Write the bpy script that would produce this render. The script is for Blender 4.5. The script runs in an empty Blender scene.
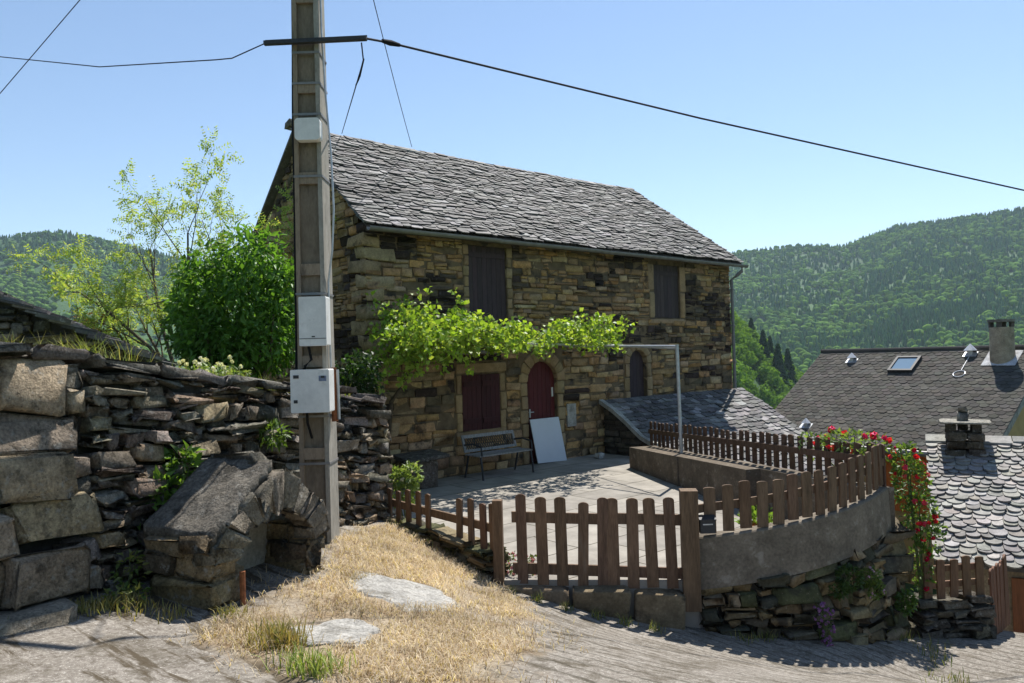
import bpy, math, random
import numpy as np
from mathutils import Matrix, Vector

random.seed(7)
rs = np.random.RandomState(7)
scene = bpy.context.scene
COL = scene.collection
A = np.array
R = math.radians

# ------------------------------------------------------------------ camera
F_PX = 753.76
PITCH, ROLL = 0.016825, 0.027944
fw = A([0, math.cos(PITCH), math.sin(PITCH)])
up0 = A([0, -math.sin(PITCH), math.cos(PITCH)])
rt0 = A([1.0, 0, 0])
rt = math.cos(ROLL) * rt0 - math.sin(ROLL) * up0
up = math.sin(ROLL) * rt0 + math.cos(ROLL) * up0
cd = bpy.data.cameras.new('camera')
cam = bpy.data.objects.new('camera', cd)
COL.objects.link(cam)
m = Matrix.Identity(4)
for i in range(3):
    m[i][0] = rt[i]; m[i][1] = up[i]; m[i][2] = -fw[i]
cam.matrix_world = m
cd.sensor_width = 36
cd.lens = F_PX * 36 / 1024
cd.clip_start = 0.05
cd.clip_end = 20000
scene.camera = cam

# ------------------------------------------------------------------ light
SUN_AZ = 25.5      # degrees to the right of +Y
SUN_EL = 57.5
scene.world = bpy.data.worlds.new('World')
scene.world.use_nodes = True
wn = scene.world.node_tree.nodes; wl = scene.world.node_tree.links
wn.clear()
sky = wn.new('ShaderNodeTexSky'); sky.sky_type = 'NISHITA'; sky.sun_disc = False
sky.sun_elevation = R(SUN_EL); sky.sun_rotation = R(SUN_AZ)
sky.altitude = 500; sky.air_density = 1.0; sky.dust_density = 0.15; sky.ozone_density = 1.25
bg = wn.new('ShaderNodeBackground'); bg.inputs[1].default_value = 0.1
wo = wn.new('ShaderNodeOutputWorld')
wl.new(sky.outputs[0], bg.inputs[0]); wl.new(bg.outputs[0], wo.inputs[0])
sl = bpy.data.lights.new('sun', 'SUN'); sl.energy = 5.0; sl.angle = R(0.53); sl.color = (1, 0.96, 0.9)
so = bpy.data.objects.new('sun', sl); COL.objects.link(so)
sd = Vector((math.sin(R(SUN_AZ)) * math.cos(R(SUN_EL)), math.cos(R(SUN_AZ)) * math.cos(R(SUN_EL)), math.sin(R(SUN_EL))))
so.rotation_euler = sd.to_track_quat('Z', 'Y').to_euler()
so.location = sd * 60
vs = scene.view_settings
vs.view_transform = 'Standard'; vs.look = 'None'; vs.exposure = 0.70; vs.gamma = 1
vs.use_curve_mapping = False
scene.cycles.max_bounces = 6
scene.cycles.diffuse_bounces = 2
scene.cycles.transparent_max_bounces = 6

# ------------------------------------------------------------------ helpers: materials
def mat(name, col=(0.5, 0.5, 0.5), attr=False, rough=0.9, spec=0.25, metallic=0.0, mottle=None, mottle2=None,
        spots=None, bumps=(), transl=0.0, stretch=(1, 1, 1), builder=None):
    """procedural principled material; attr takes the per-piece colour, mottle multiplies it, spots mixes a stain colour in"""
    M = bpy.data.materials.new(name); M.use_nodes = True
    nt = M.node_tree; n = nt.nodes; l = nt.links; n.clear()
    out = n.new('ShaderNodeOutputMaterial'); p = n.new('ShaderNodeBsdfPrincipled')
    p.inputs['Roughness'].default_value = rough; p.inputs['Metallic'].default_value = metallic
    p.inputs['Specular IOR Level'].default_value = spec
    geo = n.new('ShaderNodeNewGeometry'); mp = n.new('ShaderNodeMapping'); mp.vector_type = 'POINT'
    mp.inputs['Scale'].default_value = stretch
    l.new(geo.outputs['Position'], mp.inputs['Vector']); vec = mp.outputs[0]
    if attr:
        a = n.new('ShaderNodeAttribute'); a.attribute_name = 'tint'; c = a.outputs['Color']
    else:
        r = n.new('ShaderNodeRGB'); r.outputs[0].default_value = (*col, 1); c = r.outputs[0]
    def noise(scale, detail=5, rough_=0.6):
        t = n.new('ShaderNodeTexNoise'); t.inputs['Scale'].default_value = scale; t.inputs['Detail'].default_value = detail
        t.inputs['Roughness'].default_value = rough_; l.new(vec, t.inputs['Vector']); return t.outputs['Fac']
    for mt in (mottle, mottle2):
        if mt:
            f = noise(mt[0]); mr = n.new('ShaderNodeMapRange')
            mr.inputs[1].default_value = 0.3; mr.inputs[2].default_value = 0.7
            mr.inputs[3].default_value = 1 - mt[1]; mr.inputs[4].default_value = 1 + mt[1]; l.new(f, mr.inputs[0])
            mx = n.new('ShaderNodeVectorMath'); mx.operation = 'SCALE'
            l.new(c, mx.inputs[0]); l.new(mr.outputs[0], mx.inputs['Scale']); c = mx.outputs[0]
    for sp in (spots or ()):
        f = noise(sp[0], 6, 0.65); mr = n.new('ShaderNodeMapRange'); mr.clamp = True
        mr.inputs[1].default_value = sp[1]; mr.inputs[2].default_value = sp[2]
        mr.inputs[3].default_value = 0; mr.inputs[4].default_value = sp[4]; l.new(f, mr.inputs[0])
        mx = n.new('ShaderNodeMix'); mx.data_type = 'RGBA'
        l.new(mr.outputs[0], mx.inputs[0]); l.new(c, mx.inputs[6]); mx.inputs[7].default_value = (*sp[3], 1); c = mx.outputs[2]
    nrm = None
    for b in bumps:
        f = noise(b[0], 6, 0.65); bp = n.new('ShaderNodeBump'); bp.inputs['Strength'].default_value = b[1]; bp.inputs['Distance'].default_value = b[2]
        l.new(f, bp.inputs['Height'])
        if nrm: l.new(nrm, bp.inputs['Normal'])
        nrm = bp.outputs[0]
    if builder:
        c, nrm = builder(nt, c, nrm, vec, noise)
    l.new(c, p.inputs['Base Color'])
    if nrm: l.new(nrm, p.inputs['Normal'])
    if transl:
        tr = n.new('ShaderNodeBsdfTranslucent'); br = n.new('ShaderNodeVectorMath'); br.operation = 'MULTIPLY'
        l.new(c, br.inputs[0]); br.inputs[1].default_value = (1.5, 1.45, 0.6); l.new(br.outputs[0], tr.inputs['Color'])
        ms = n.new('ShaderNodeMixShader'); ms.inputs[0].default_value = transl
        l.new(p.outputs[0], ms.inputs[1]); l.new(tr.outputs[0], ms.inputs[2]); l.new(ms.outputs[0], out.inputs[0])
    else:
        l.new(p.outputs[0], out.inputs[0])
    return M

# ------------------------------------------------------------------ helpers: meshes
class MB:
    def __init__(s): s.v = []; s.f = []; s.c = []; s.n = 0
    def add(s, v, f, col=(0.5, 0.5, 0.5)):
        v = np.asarray(v, float); k = len(v)
        s.v.append(v); s.f += [tuple(int(i) + s.n for i in q) for q in f]
        cc = np.asarray(col, float)
        s.c.append(np.tile(cc, (k, 1)) if cc.ndim == 1 else cc); s.n += k
    def box(s, O, U, V, W, col=(0.5, 0.5, 0.5)):
        O, U, V, W = (np.asarray(q, float) for q in (O, U, V, W))
        s.add([O, O + U, O + U + V, O + V, O + W, O + U + W, O + U + V + W, O + V + W],
              [(0, 3, 2, 1), (4, 5, 6, 7), (0, 1, 5, 4), (1, 2, 6, 5), (2, 3, 7, 6), (3, 0, 4, 7)], col)
    def prism(s, poly, W, col=(0.5, 0.5, 0.5)):
        poly = np.asarray(poly, float); k = len(poly)
        s.add(np.vstack([poly, poly + np.asarray(W, float)]),
              [tuple(range(k))[::-1], tuple(range(k, 2 * k))] + [(i, (i + 1) % k, k + (i + 1) % k, k + i) for i in range(k)], col)
    def tube(s, pts, r, n=8, col=(0.5, 0.5, 0.5), cap=True):
        pts = [np.asarray(p, float) for p in pts]; k = len(pts)
        rr = r if hasattr(r, '__len__') else [r] * k
        vv = []; ref = A([0.13, 0.21, 1.0])
        for i, p in enumerate(pts):
            t = pts[min(i + 1, k - 1)] - pts[max(i - 1, 0)]; t = t / (np.linalg.norm(t) + 1e-9)
            rf = ref if abs(t @ ref) < 0.95 * np.linalg.norm(ref) else A([1.0, 0.1, 0])
            a = np.cross(t, rf); a /= np.linalg.norm(a); b = np.cross(t, a)
            for j in range(n):
                th = 2 * math.pi * j / n; vv.append(p + rr[i] * (math.cos(th) * a + math.sin(th) * b))
        ff = [(i * n + j, i * n + (j + 1) % n, (i + 1) * n + (j + 1) % n, (i + 1) * n + j) for i in range(k - 1) for j in range(n)]
        if cap: ff += [tuple(range(n))[::-1], tuple(range((k - 1) * n, k * n))]
        s.add(vv, ff, col)
    def build(s, name, material, parent=None, smooth=False, origin=None):
        v = np.vstack(s.v); o0 = np.zeros(3)
        if parent is not None: o0 = A(parent['_o']) if '_o' in parent else np.zeros(3)
        elif origin is not None: o0 = np.asarray(origin, float)
        me = bpy.data.meshes.new(name)
        me.from_pydata((v - o0).tolist(), [], s.f)
        c = np.vstack(s.c); at = me.attributes.new('tint', 'FLOAT_COLOR', 'POINT')
        at.data.foreach_set('color', np.hstack([c, np.ones((len(c), 1))]).ravel())
        if smooth: me.polygons.foreach_set('use_smooth', [True] * len(me.polygons))
        for mm in (material if isinstance(material, (list, tuple)) else [material]): me.materials.append(mm)
        ob = bpy.data.objects.new(name, me); COL.objects.link(ob)
        if parent is not None:
            ob.parent = parent
            if '_o' in parent: ob['_o'] = list(o0)
        else:
            ob.location = o0
            ob['_o'] = list(o0)
        return ob

def fastmesh(name, verts, faces, cols, material, parent=None, smooth=False):
    """verts (n,3); faces (m,k) all of one size; cols (n,3)"""
    verts = np.asarray(verts, float); faces = np.asarray(faces, np.int32)
    o0 = A(parent['_o']) if parent is not None and '_o' in parent else np.zeros(3)
    me = bpy.data.meshes.new(name); mcount, k = faces.shape
    me.vertices.add(len(verts)); me.vertices.foreach_set('co', (verts - o0).ravel())
    me.loops.add(mcount * k); me.loops.foreach_set('vertex_index', faces.ravel())
    me.polygons.add(mcount); me.polygons.foreach_set('loop_start', np.arange(0, mcount * k, k, dtype=np.int32))
    me.polygons.foreach_set('loop_total', np.full(mcount, k, dtype=np.int32))
    if smooth: me.polygons.foreach_set('use_smooth', np.ones(mcount, bool))
    at = me.attributes.new('tint', 'FLOAT_COLOR', 'POINT')
    at.data.foreach_set('color', np.hstack([cols, np.ones((len(cols), 1))]).ravel())
    me.update(calc_edges=True); me.materials.append(material)
    ob = bpy.data.objects.new(name, me); COL.objects.link(ob)
    if parent is not None:
        ob.parent = parent
    ob['_o'] = list(o0)
    return ob

def thing(name, label, cat, loc=(0, 0, 0), group=None):
    o = bpy.data.objects.new(name, None); COL.objects.link(o)
    o.location = loc; o.empty_display_size = 0.2
    o['_o'] = [float(q) for q in loc]
    return tag(o, label, cat, group)
def tag(o, label=None, cat=None, group=None, kind=None):
    if label: o['label'] = label
    if cat: o['category'] = cat
    if group: o['group'] = group
    if kind: o['kind'] = kind
    return o
def copy_child(o, parent, loc=(0, 0, 0), rotz=0.0, scale=None):
    c = o.copy(); COL.objects.link(c); c.parent = parent; c.location = loc
    c.rotation_euler = (o.rotation_euler[0], o.rotation_euler[1], rotz)
    if scale: c.scale = scale
    return c

# rounded stone template on 4x4 grids of a cube
_p = [-1, -0.86, 0.86, 1]
_tv = []; _tf = []; _ti = {}
def _vid(x, y, z):
    k = (round(x, 3), round(y, 3), round(z, 3))
    if k not in _ti: _ti[k] = len(_tv); _tv.append(k)
    return _ti[k]
for ax in range(3):
    for sgn in (-1, 1):
        for i in range(3):
            for j in range(3):
                q = []
                for (a, b) in ((i, j), (i + 1, j), (i + 1, j + 1), (i, j + 1)):
                    c = [0, 0, 0]; c[ax] = sgn; c[(ax + 1) % 3] = _p[a]; c[(ax + 2) % 3] = _p[b]; q.append(_vid(*c))
                _tf.append(q if sgn > 0 else q[::-1])
_tv = A(_tv, float); _tf = A(_tf, np.int32)
_nn = (np.abs(_tv) ** 9).sum(1) ** (1 / 9)
_tv = _tv / _nn[:, None]
_w = (_tv + 1) / 2
_W8 = np.stack([(_w[:, 0] if i & 1 else 1 - _w[:, 0]) * (_w[:, 1] if i & 2 else 1 - _w[:, 1]) * (_w[:, 2] if i & 4 else 1 - _w[:, 2]) for i in range(8)], 1)

class Stones:
    """many rounded hexahedra in one mesh; corner order: bit0 = along, bit1 = up, bit2 = outward"""
    def __init__(s): s.c8 = []; s.col = []
    def hexa(s, c8, col): s.c8.append(np.asarray(c8, float)); s.col.append(col)
    def box(s, O, U, V, W, col, jit=0.0):
        O, U, V, W = (np.asarray(q, float) for q in (O, U, V, W))
        c = A([O + (U if i & 1 else 0) + (V if i & 2 else 0) + (W if i & 4 else 0) for i in range(8)])
        if jit: c = c + rs.uniform(-jit, jit, c.shape)
        s.hexa(c, col)
    def build(s, name, material, parent=None, rough=0.012, lump=1.0):
        c8 = A(s.c8); n = len(c8); k = len(_tv)
        v = np.einsum('vi,nij->nvj', _W8, c8)
        size = np.linalg.norm(c8[:, 7] - c8[:, 0], axis=1)[:, None, None]
        ph = rs.uniform(0, 6.28, (n, 1, 3)); fr = rs.uniform(1.5, 4.5, (n, 1, 3))
        tv = _tv[None]
        wob = np.sin(tv * fr + ph) + 0.6 * np.sin(tv[..., [1, 2, 0]] * fr * 1.7 + ph * 2)
        v = v + rough * lump * size * 2 * wob + rs.normal(0, rough * 0.7, v.shape) * np.minimum(size, 0.5) * 2
        col = np.repeat(A(s.col), k, axis=0)
        f = (_tf[None] + (np.arange(n) * k)[:, None, None]).reshape(-1, 4)
        return fastmesh(name, v.reshape(-1, 3), f, col, material, parent, smooth=True)

def rubble(st, mapf, S0, S1, H0, H1, rowh, wid, depth, colf, gap=0.012, jit=0.02, front=0.02, openings=(), rangef=None, split=0.25, skew=0.012):
    """random coursed rubble: mapf(s, h, d) gives the point at s along, h up and d outward"""
    h = H0
    while h < H1 - 0.02:
        rh = random.uniform(*rowh)
        if h + rh > H1 - 0.5 * rowh[0]: rh = H1 - h
        a, b = (S0, S1) if rangef is None else rangef(h + rh * 0.8)
        iv = [(a, b)]
        hm = h + rh / 2
        for (o0, o1, p0, p1) in openings:
            if p0 < hm < p1:
                nv = []
                for (x0, x1) in iv:
                    if o1 <= x0 or o0 >= x1: nv.append((x0, x1))
                    else:
                        if o0 - x0 > 0.05: nv.append((x0, o0))
                        if x1 - o1 > 0.05: nv.append((o1, x1))
                iv = nv
        for (x0, x1) in iv:
            x = x0
            while x < x1 - 0.02:
                w = random.uniform(*wid) * random.choice((0.6, 1, 1, 1.5))
                if x + w > x1 - wid[0] * 0.6: w = x1 - x
                parts = [(h, h + rh)]
                if random.random() < split and rh > rowh[0] * 1.15:
                    k = h + rh * random.uniform(0.38, 0.62); parts = [(h, k), (k, h + rh)]
                for (q0, q1) in parts:
                    g = gap / 2; fr = random.uniform(-front, front)
                    j = lambda: random.uniform(-skew, skew)
                    c = []
                    for i in range(8):
                        ss = (x + w - g) if i & 1 else (x + g)
                        hh = (q1 - g) if i & 2 else (q0 + g)
                        dd = fr if i & 4 else -depth
                        c.append(mapf(ss + j(), hh + j(), dd + (random.uniform(-jit, jit) if i & 4 else 0)))
                    st.hexa(c, colf(x + w / 2, (q0 + q1) / 2))
                x += w
        h += rh

def fnoise(x, y, s=1.0, seed=0.0):
    """smooth lattice noise, about -1..1, works on arrays"""
    x = np.asarray(x, float) * s * 0.55 + seed * 17.31 + 500; y = np.asarray(y, float) * s * 0.55 + seed * 9.17 + 500
    def lat(a, b):
        h = np.sin(a * 127.1 + b * 311.7) * 43758.5453; return h - np.floor(h)
    def val(x, y):
        xi, yi = np.floor(x), np.floor(y); u, v = x - xi, y - yi; u = u * u * (3 - 2 * u); v = v * v * (3 - 2 * v)
        return (lat(xi, yi) * (1 - u) + lat(xi + 1, yi) * u) * (1 - v) + (lat(xi, yi + 1) * (1 - u) + lat(xi + 1, yi + 1) * u) * v
    return (val(x, y) * 2 - 1) * 0.85 + (val(x * 2.13 + 7.7, y * 2.13 + 3.3) * 2 - 1) * 0.42

def jitcol(c, v=0.12, h=0.04):
    k = 1 + random.uniform(-v, v)
    return tuple(max(0.005, q * k * (1 + random.uniform(-h, h))) for q in c)

def leafmesh(name, pos, dirs, size, cols, material, parent=None, width=0.6, fold=0.18, up_bias=0.4, rng=None):
    """pointed, folded leaves: 6 points and 4 triangles each"""
    rng = rng or rs
    n = len(pos); pos = np.asarray(pos, float)
    d = np.asarray(dirs, float); d = d / (np.linalg.norm(d, axis=1, keepdims=True) + 1e-9)
    nr = rng.normal(0, 1, (n, 3)); nr[:, 2] += up_bias * 2.5
    sdx = np.cross(d, nr); sdx /= (np.linalg.norm(sdx, axis=1, keepdims=True) + 1e-9)
    nn = np.cross(sdx, d)
    L = np.asarray(size, float).reshape(-1, 1) * np.ones((n, 1))
    w = L * width / 2
    p0 = pos; p1 = pos + d * L * 0.4 + sdx * w + nn * L * fold; p2 = pos + d * L * 0.4 - sdx * w + nn * L * fold
    p3 = pos + d * L - nn * L * 0.12; pm = pos + d * L * 0.45
    v = np.stack([p0, p1, p3, p2, pm], 1).reshape(-1, 3)
    base = (np.arange(n) * 5)[:, None]
    f = np.concatenate([base + A([[0, 4, 1]]), base + A([[1, 4, 2]]), base + A([[0, 3, 4]]), base + A([[4, 3, 2]])], 0)
    return fastmesh(name, v, f, np.repeat(np.asarray(cols, float), 5, axis=0), material, parent)

def grassmesh(name, pos, hgt, lean, wid, cols, material, parent=None, rng=None):
    """bent blades: 5 points, 1 quad + 1 triangle as 3 triangles"""
    rng = rng or rs
    n = len(pos); az = rng.uniform(0, 6.283, n)
    dv = np.stack([np.cos(az), np.sin(az), np.zeros(n)], 1); sd_ = np.stack([-np.sin(az), np.cos(az), np.zeros(n)], 1)
    h = np.asarray(hgt).reshape(-1, 1); le = np.asarray(lean).reshape(-1, 1); w = wid
    z = A([[0, 0, 1.0]])
    b0 = pos - sd_ * w; b1 = pos + sd_ * w
    mpt = pos + dv * h * le * 0.4 + z * h * 0.6
    m0 = mpt - sd_ * w * 0.75; m1 = mpt + sd_ * w * 0.75
    tpt = pos + dv * h * le + z * h * np.sqrt(np.clip(1 - 0.5 * le ** 2, 0.05, 1))
    v = np.stack([b0, b1, m1, m0, tpt], 1).reshape(-1, 3); base = (np.arange(n) * 5)[:, None]
    f = np.concatenate([base + A([[0, 1, 2]]), base + A([[0, 2, 3]]), base + A([[3, 2, 4]])], 0)
    return fastmesh(name, v, f, np.repeat(cols, 5, axis=0), material, parent)

# ------------------------------------------------------------------ materials
M_house = mat('house_stone', attr=True, rough=0.95, spec=0.1, mottle=(7, 0.28), mottle2=(38, 0.25), spots=[(3.2, 0.56, 0.66, (0.035, 0.03, 0.026), 0.75), (26, 0.62, 0.7, (0.42, 0.36, 0.26), 0.35)], bumps=[(30, 0.6, 0.02), (110, 0.4, 0.006)])
M_mortar = mat('earth_mortar', col=(0.17, 0.12, 0.068), mottle=(6, 0.35), spots=[(3.2, 0.54, 0.64, (0.035, 0.03, 0.026), 0.8)], bumps=[(50, 0.7, 0.02)])
M_dry = mat('dry_stone', attr=True, rough=0.95, spec=0.12, mottle=(9, 0.35), mottle2=(45, 0.38), spots=[(4, 0.57, 0.66, (0.03, 0.028, 0.024), 0.7), (14, 0.57, 0.67, (0.44, 0.42, 0.37), 0.6), (40, 0.6, 0.68, (0.03, 0.028, 0.024), 0.7)], bumps=[(16, 1.0, 0.05), (55, 0.9, 0.02), (150, 0.5, 0.005)])
M_dark = mat('wall_core', col=(0.045, 0.04, 0.033), mottle=(8, 0.3), bumps=[(30, 0.8, 0.03)])
M_dress = mat('dressed_stone', attr=True, rough=0.92, spec=0.12, mottle=(6, 0.2), mottle2=(40, 0.18), spots=[(5, 0.6, 0.7, (0.06, 0.05, 0.04), 0.5)], bumps=[(60, 0.4, 0.006)])
M_slate = mat('schist_slate', attr=True, rough=0.72, spec=0.2, mottle=(8, 0.25), mottle2=(50, 0.22), spots=[(18, 0.58, 0.66, (0.40, 0.39, 0.34), 0.5), (5, 0.6, 0.68, (0.05, 0.047, 0.045), 0.5)], bumps=[(25, 0.5, 0.012), (120, 0.35, 0.003)])
M_shingle = mat('asphalt_shingle', attr=True, rough=0.95, spec=0.1, mottle=(3, 0.1), mottle2=(60, 0.18), bumps=[(160, 0.4, 0.003)])
M_wood = mat('stained_wood', attr=True, rough=0.75, spec=0.2, stretch=(1, 1, 0.12), mottle=(22, 0.3), mottle2=(90, 0.28), spots=[(10, 0.6, 0.7, (0.2, 0.16, 0.12), 0.45)], bumps=[(90, 0.5, 0.004)])
M_shut = mat('painted_planks', attr=True, rough=0.7, spec=0.25, stretch=(1, 1, 0.1), mottle=(25, 0.22), mottle2=(90, 0.2), bumps=[(90, 0.4, 0.003)])
M_zinc = mat('zinc', col=(0.22, 0.21, 0.2), rough=0.55, spec=0.4, metallic=0.25, mottle=(7, 0.2), bumps=[(40, 0.1, 0.003)])
M_galv = mat('galvanised_pipe', col=(0.5, 0.51, 0.52), rough=0.45, spec=0.5, metallic=0.5, mottle=(20, 0.15))
M_conc = mat('weathered_concrete', attr=True, rough=0.93, spec=0.15, mottle=(4, 0.3), mottle2=(35, 0.25), spots=[(2.5, 0.5, 0.66, (0.07, 0.06, 0.045), 0.5), (8, 0.58, 0.68, (0.36, 0.33, 0.28), 0.4)], bumps=[(45, 0.5, 0.008), (160, 0.35, 0.002)])
M_pole = mat('pole_concrete', attr=True, rough=0.92, spec=0.15, stretch=(1, 1, 0.35), mottle=(10, 0.2), mottle2=(60, 0.15), spots=[(8, 0.58, 0.7, (0.05, 0.04, 0.033), 0.6)], bumps=[(70, 0.35, 0.004)])
M_white = mat('white_plastic', col=(0.70, 0.69, 0.65), rough=0.55, spec=0.35, mottle=(5, 0.1), mottle2=(22, 0.06), spots=[(7, 0.6, 0.72, (0.36, 0.33, 0.27), 0.45)])
M_board = mat('white_board', col=(0.62, 0.64, 0.67), rough=0.55, spec=0.3, mottle=(3, 0.04))
M_black = mat('black_rubber', col=(0.015, 0.015, 0.016), rough=0.8, spec=0.1)
M_iron = mat('dark_iron', col=(0.035, 0.035, 0.037), rough=0.6, spec=0.4, mottle=(30, 0.3))
M_rust = mat('rusty_metal', col=(0.23, 0.085, 0.035), rough=0.85, mottle=(30, 0.4), bumps=[(60, 0.4, 0.003)])
M_tree_leaf = mat('leaf', attr=True, rough=0.5, spec=0.35, transl=0.42)
M_leaf_far = mat('leaf_far', attr=True, rough=0.9, spec=0.03, transl=0.3)
M_petal = mat('petal', attr=True, rough=0.6, spec=0.2, transl=0.35)
M_bark = mat('bark', attr=True, rough=0.95, spec=0.1, mottle=(20, 0.35), bumps=[(50, 0.7, 0.01)])
M_straw = mat('straw', attr=True, rough=0.8, spec=0.2, transl=0.3)
M_plaster = mat('ochre_render', col=(0.42, 0.28, 0.13), mottle=(3, 0.15), mottle2=(30, 0.08), bumps=[(80, 0.3, 0.003)])
M_glass = mat('roof_glass', col=(0.16, 0.24, 0.32), rough=0.06, spec=0.8)
M_rock = mat('ledge_rock', attr=True, rough=0.95, spec=0.1, mottle=(6, 0.3), mottle2=(45, 0.38), spots=[(9, 0.56, 0.66, (0.11, 0.095, 0.07), 0.7), (3.5, 0.55, 0.65, (0.10, 0.09, 0.07), 0.5), (60, 0.6, 0.67, (0.5, 0.48, 0.43), 0.6)], bumps=[(14, 0.8, 0.03), (70, 0.7, 0.010)])

# ------------------------------------------------------------------ house frame
ANG = 0.85942
HU = A([math.sin(ANG), math.cos(ANG), 0]); HV = A([-math.cos(ANG), math.sin(ANG), 0]); HC = A([-2.5824, 13.5, 0])
def H(s, t, z): return HC + HU * s + HV * t + A([0, 0, z])
ZB = -2.34; ZE = 2.371; HL = 11.5; HW = 5.2; ZR = 4.77; SR = 10.52

# ------------------------------------------------------------------ terrain and hills
def skyline(px_q):
    q = [-3.2, -1.2, -0.68, -0.60, -0.52, -0.44, -0.33, -0.19, 0.12, 0.26, 0.31, 0.38, 0.44, 0.475, 0.515, 0.594, 0.68, 0.9, 1.5, 3.2]
    e = [0.12, 0.165, 0.172, 0.178, 0.160, 0.139, 0.12, 0.11, 0.108, 0.124, 0.128, 0.131, 0.129, 0.139, 0.153, 0.161, 0.171, 0.19, 0.2, 0.15]
    return np.interp(px_q, q, e)
def terrain_z(x, y):
    x = np.asarray(x, float); y = np.asarray(y, float)
    r = np.hypot(x, y)
    yy = np.maximum(y, 1e-3); q = np.where(y > 0.02 * r, np.clip(x / np.maximum(yy, 0.02 * r + 1e-6), -3.2, 3.2), np.sign(x) * 3.2)
    D = np.where(y > 0, np.maximum(yy, r * 0.3), r)
    YR = 1250 + 130 * np.sin(q * 4 + 1)
    zr = skyline(q) * YR
    zv = -70.0
    t = np.clip((D - 420) / (YR - 420), 0, 1.0)
    prof = zv + (zr - zv) * (0.75 * t + 0.25 * t ** 2) + 9 * fnoise(x, y, 1 / 90.0) * np.clip(t * 4, 0, 1) * np.clip((1.0 - t) * 5, 0, 1)
    over = np.clip((D - YR) / 1500, 0, 1); prof = np.where(D > YR, zr * (1 - 0.6 * over), prof)
    near = np.interp(r, [0, 28, 60, 140, 250, 420], [-6.5, -6.5, -14, -36, -60, -70])
    z = np.where(D < 420, np.where(r < 420, near, -70), prof)
    zs = -1 - np.clip((q - 0.315) / 0.115, -0.4, 3) * 36 - ((D - 330) / 100) ** 2 * 28
    zs = zs - np.clip(0.18 - q, 0, 2) * 190
    z = np.where((D > 120) & (q > -0.5) & (q < 0.8) & (y > 0), np.maximum(z, zs), z)
    return z
phis = np.concatenate([np.linspace(-46, 46, 231), np.linspace(47, 313, 90)])
rads = np.concatenate([[0.5], np.geomspace(8, 420, 40), np.linspace(440, 1600, 70), np.geomspace(1700, 3600, 8)])
PH, RD = np.meshgrid(np.radians(phis), rads)
tx = np.sin(PH) * RD; ty = np.cos(PH) * RD; tz = terrain_z(tx, ty)
nr_, nc_ = PH.shape
idx = np.arange(nr_ * nc_).reshape(nr_, nc_)
tf_ = np.stack([idx[:-1], idx[1:], np.roll(idx, -1, 1)[1:], np.roll(idx, -1, 1)[:-1]], -1).reshape(-1, 4)
def terr_builder(nt, c, nrm, vec, noise):
    n = nt.nodes; l = nt.links
    f = noise(0.012, 6, 0.6); cr = n.new('ShaderNodeValToRGB')
    e = cr.color_ramp.elements; e[0].position = 0.38; e[0].color = (0.04, 0.085, 0.03, 1); e[1].position = 0.66; e[1].color = (0.06, 0.125, 0.035, 1)
    k = cr.color_ramp.elements.new(0.5); k.color = (0.05, 0.105, 0.033, 1)
    l.new(f, cr.inputs[0]); return cr.outputs[0], nrm
M_terrain = mat('hillside', builder=terr_builder, bumps=[(0.15, 0.8, 3.0)])
hills = fastmesh('hillside', np.stack([tx, ty, tz], -1).reshape(-1, 3), tf_, np.full((nr_ * nc_, 3), 0.1), M_terrain, smooth=True)
tag(hills, kind='structure', label='green valley floor and hillsides behind the village', cat='terrain')

# woods on the hills: blobby or conical crowns of many small faces, all one mass
def crown_shell(kind, rng, na=8, nh=5):
    """a lumpy closed crown of unit height (verts, quads)"""
    v = []
    for i in range(nh + 1):
        k = i / nh
        for j in range(na):
            a = 2 * math.pi * j / na + 0.4 * i
            if kind == 'con': r = (0.235 * (1 - k) ** 0.9 + 0.008) * rng.uniform(0.62, 1.25); z = 0.06 + 0.94 * k + rng.uniform(-0.03, 0.03) * (k < 1)
            else: r = 0.44 * math.sqrt(max(1 - (2 * k - 1) ** 2, 0.02)) ** 0.8 * rng.uniform(0.68, 1.25); z = 0.08 + 0.92 * k + rng.uniform(-0.06, 0.06) * (0 < k < 1)
            v.append((r * math.cos(a), r * math.sin(a), z))
    f = [(i * na + j, i * na + (j + 1) % na, (i + 1) * na + (j + 1) % na, (i + 1) * na + j) for i in range(nh) for j in range(na)]
    return A(v), A(f, np.int32)
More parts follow.
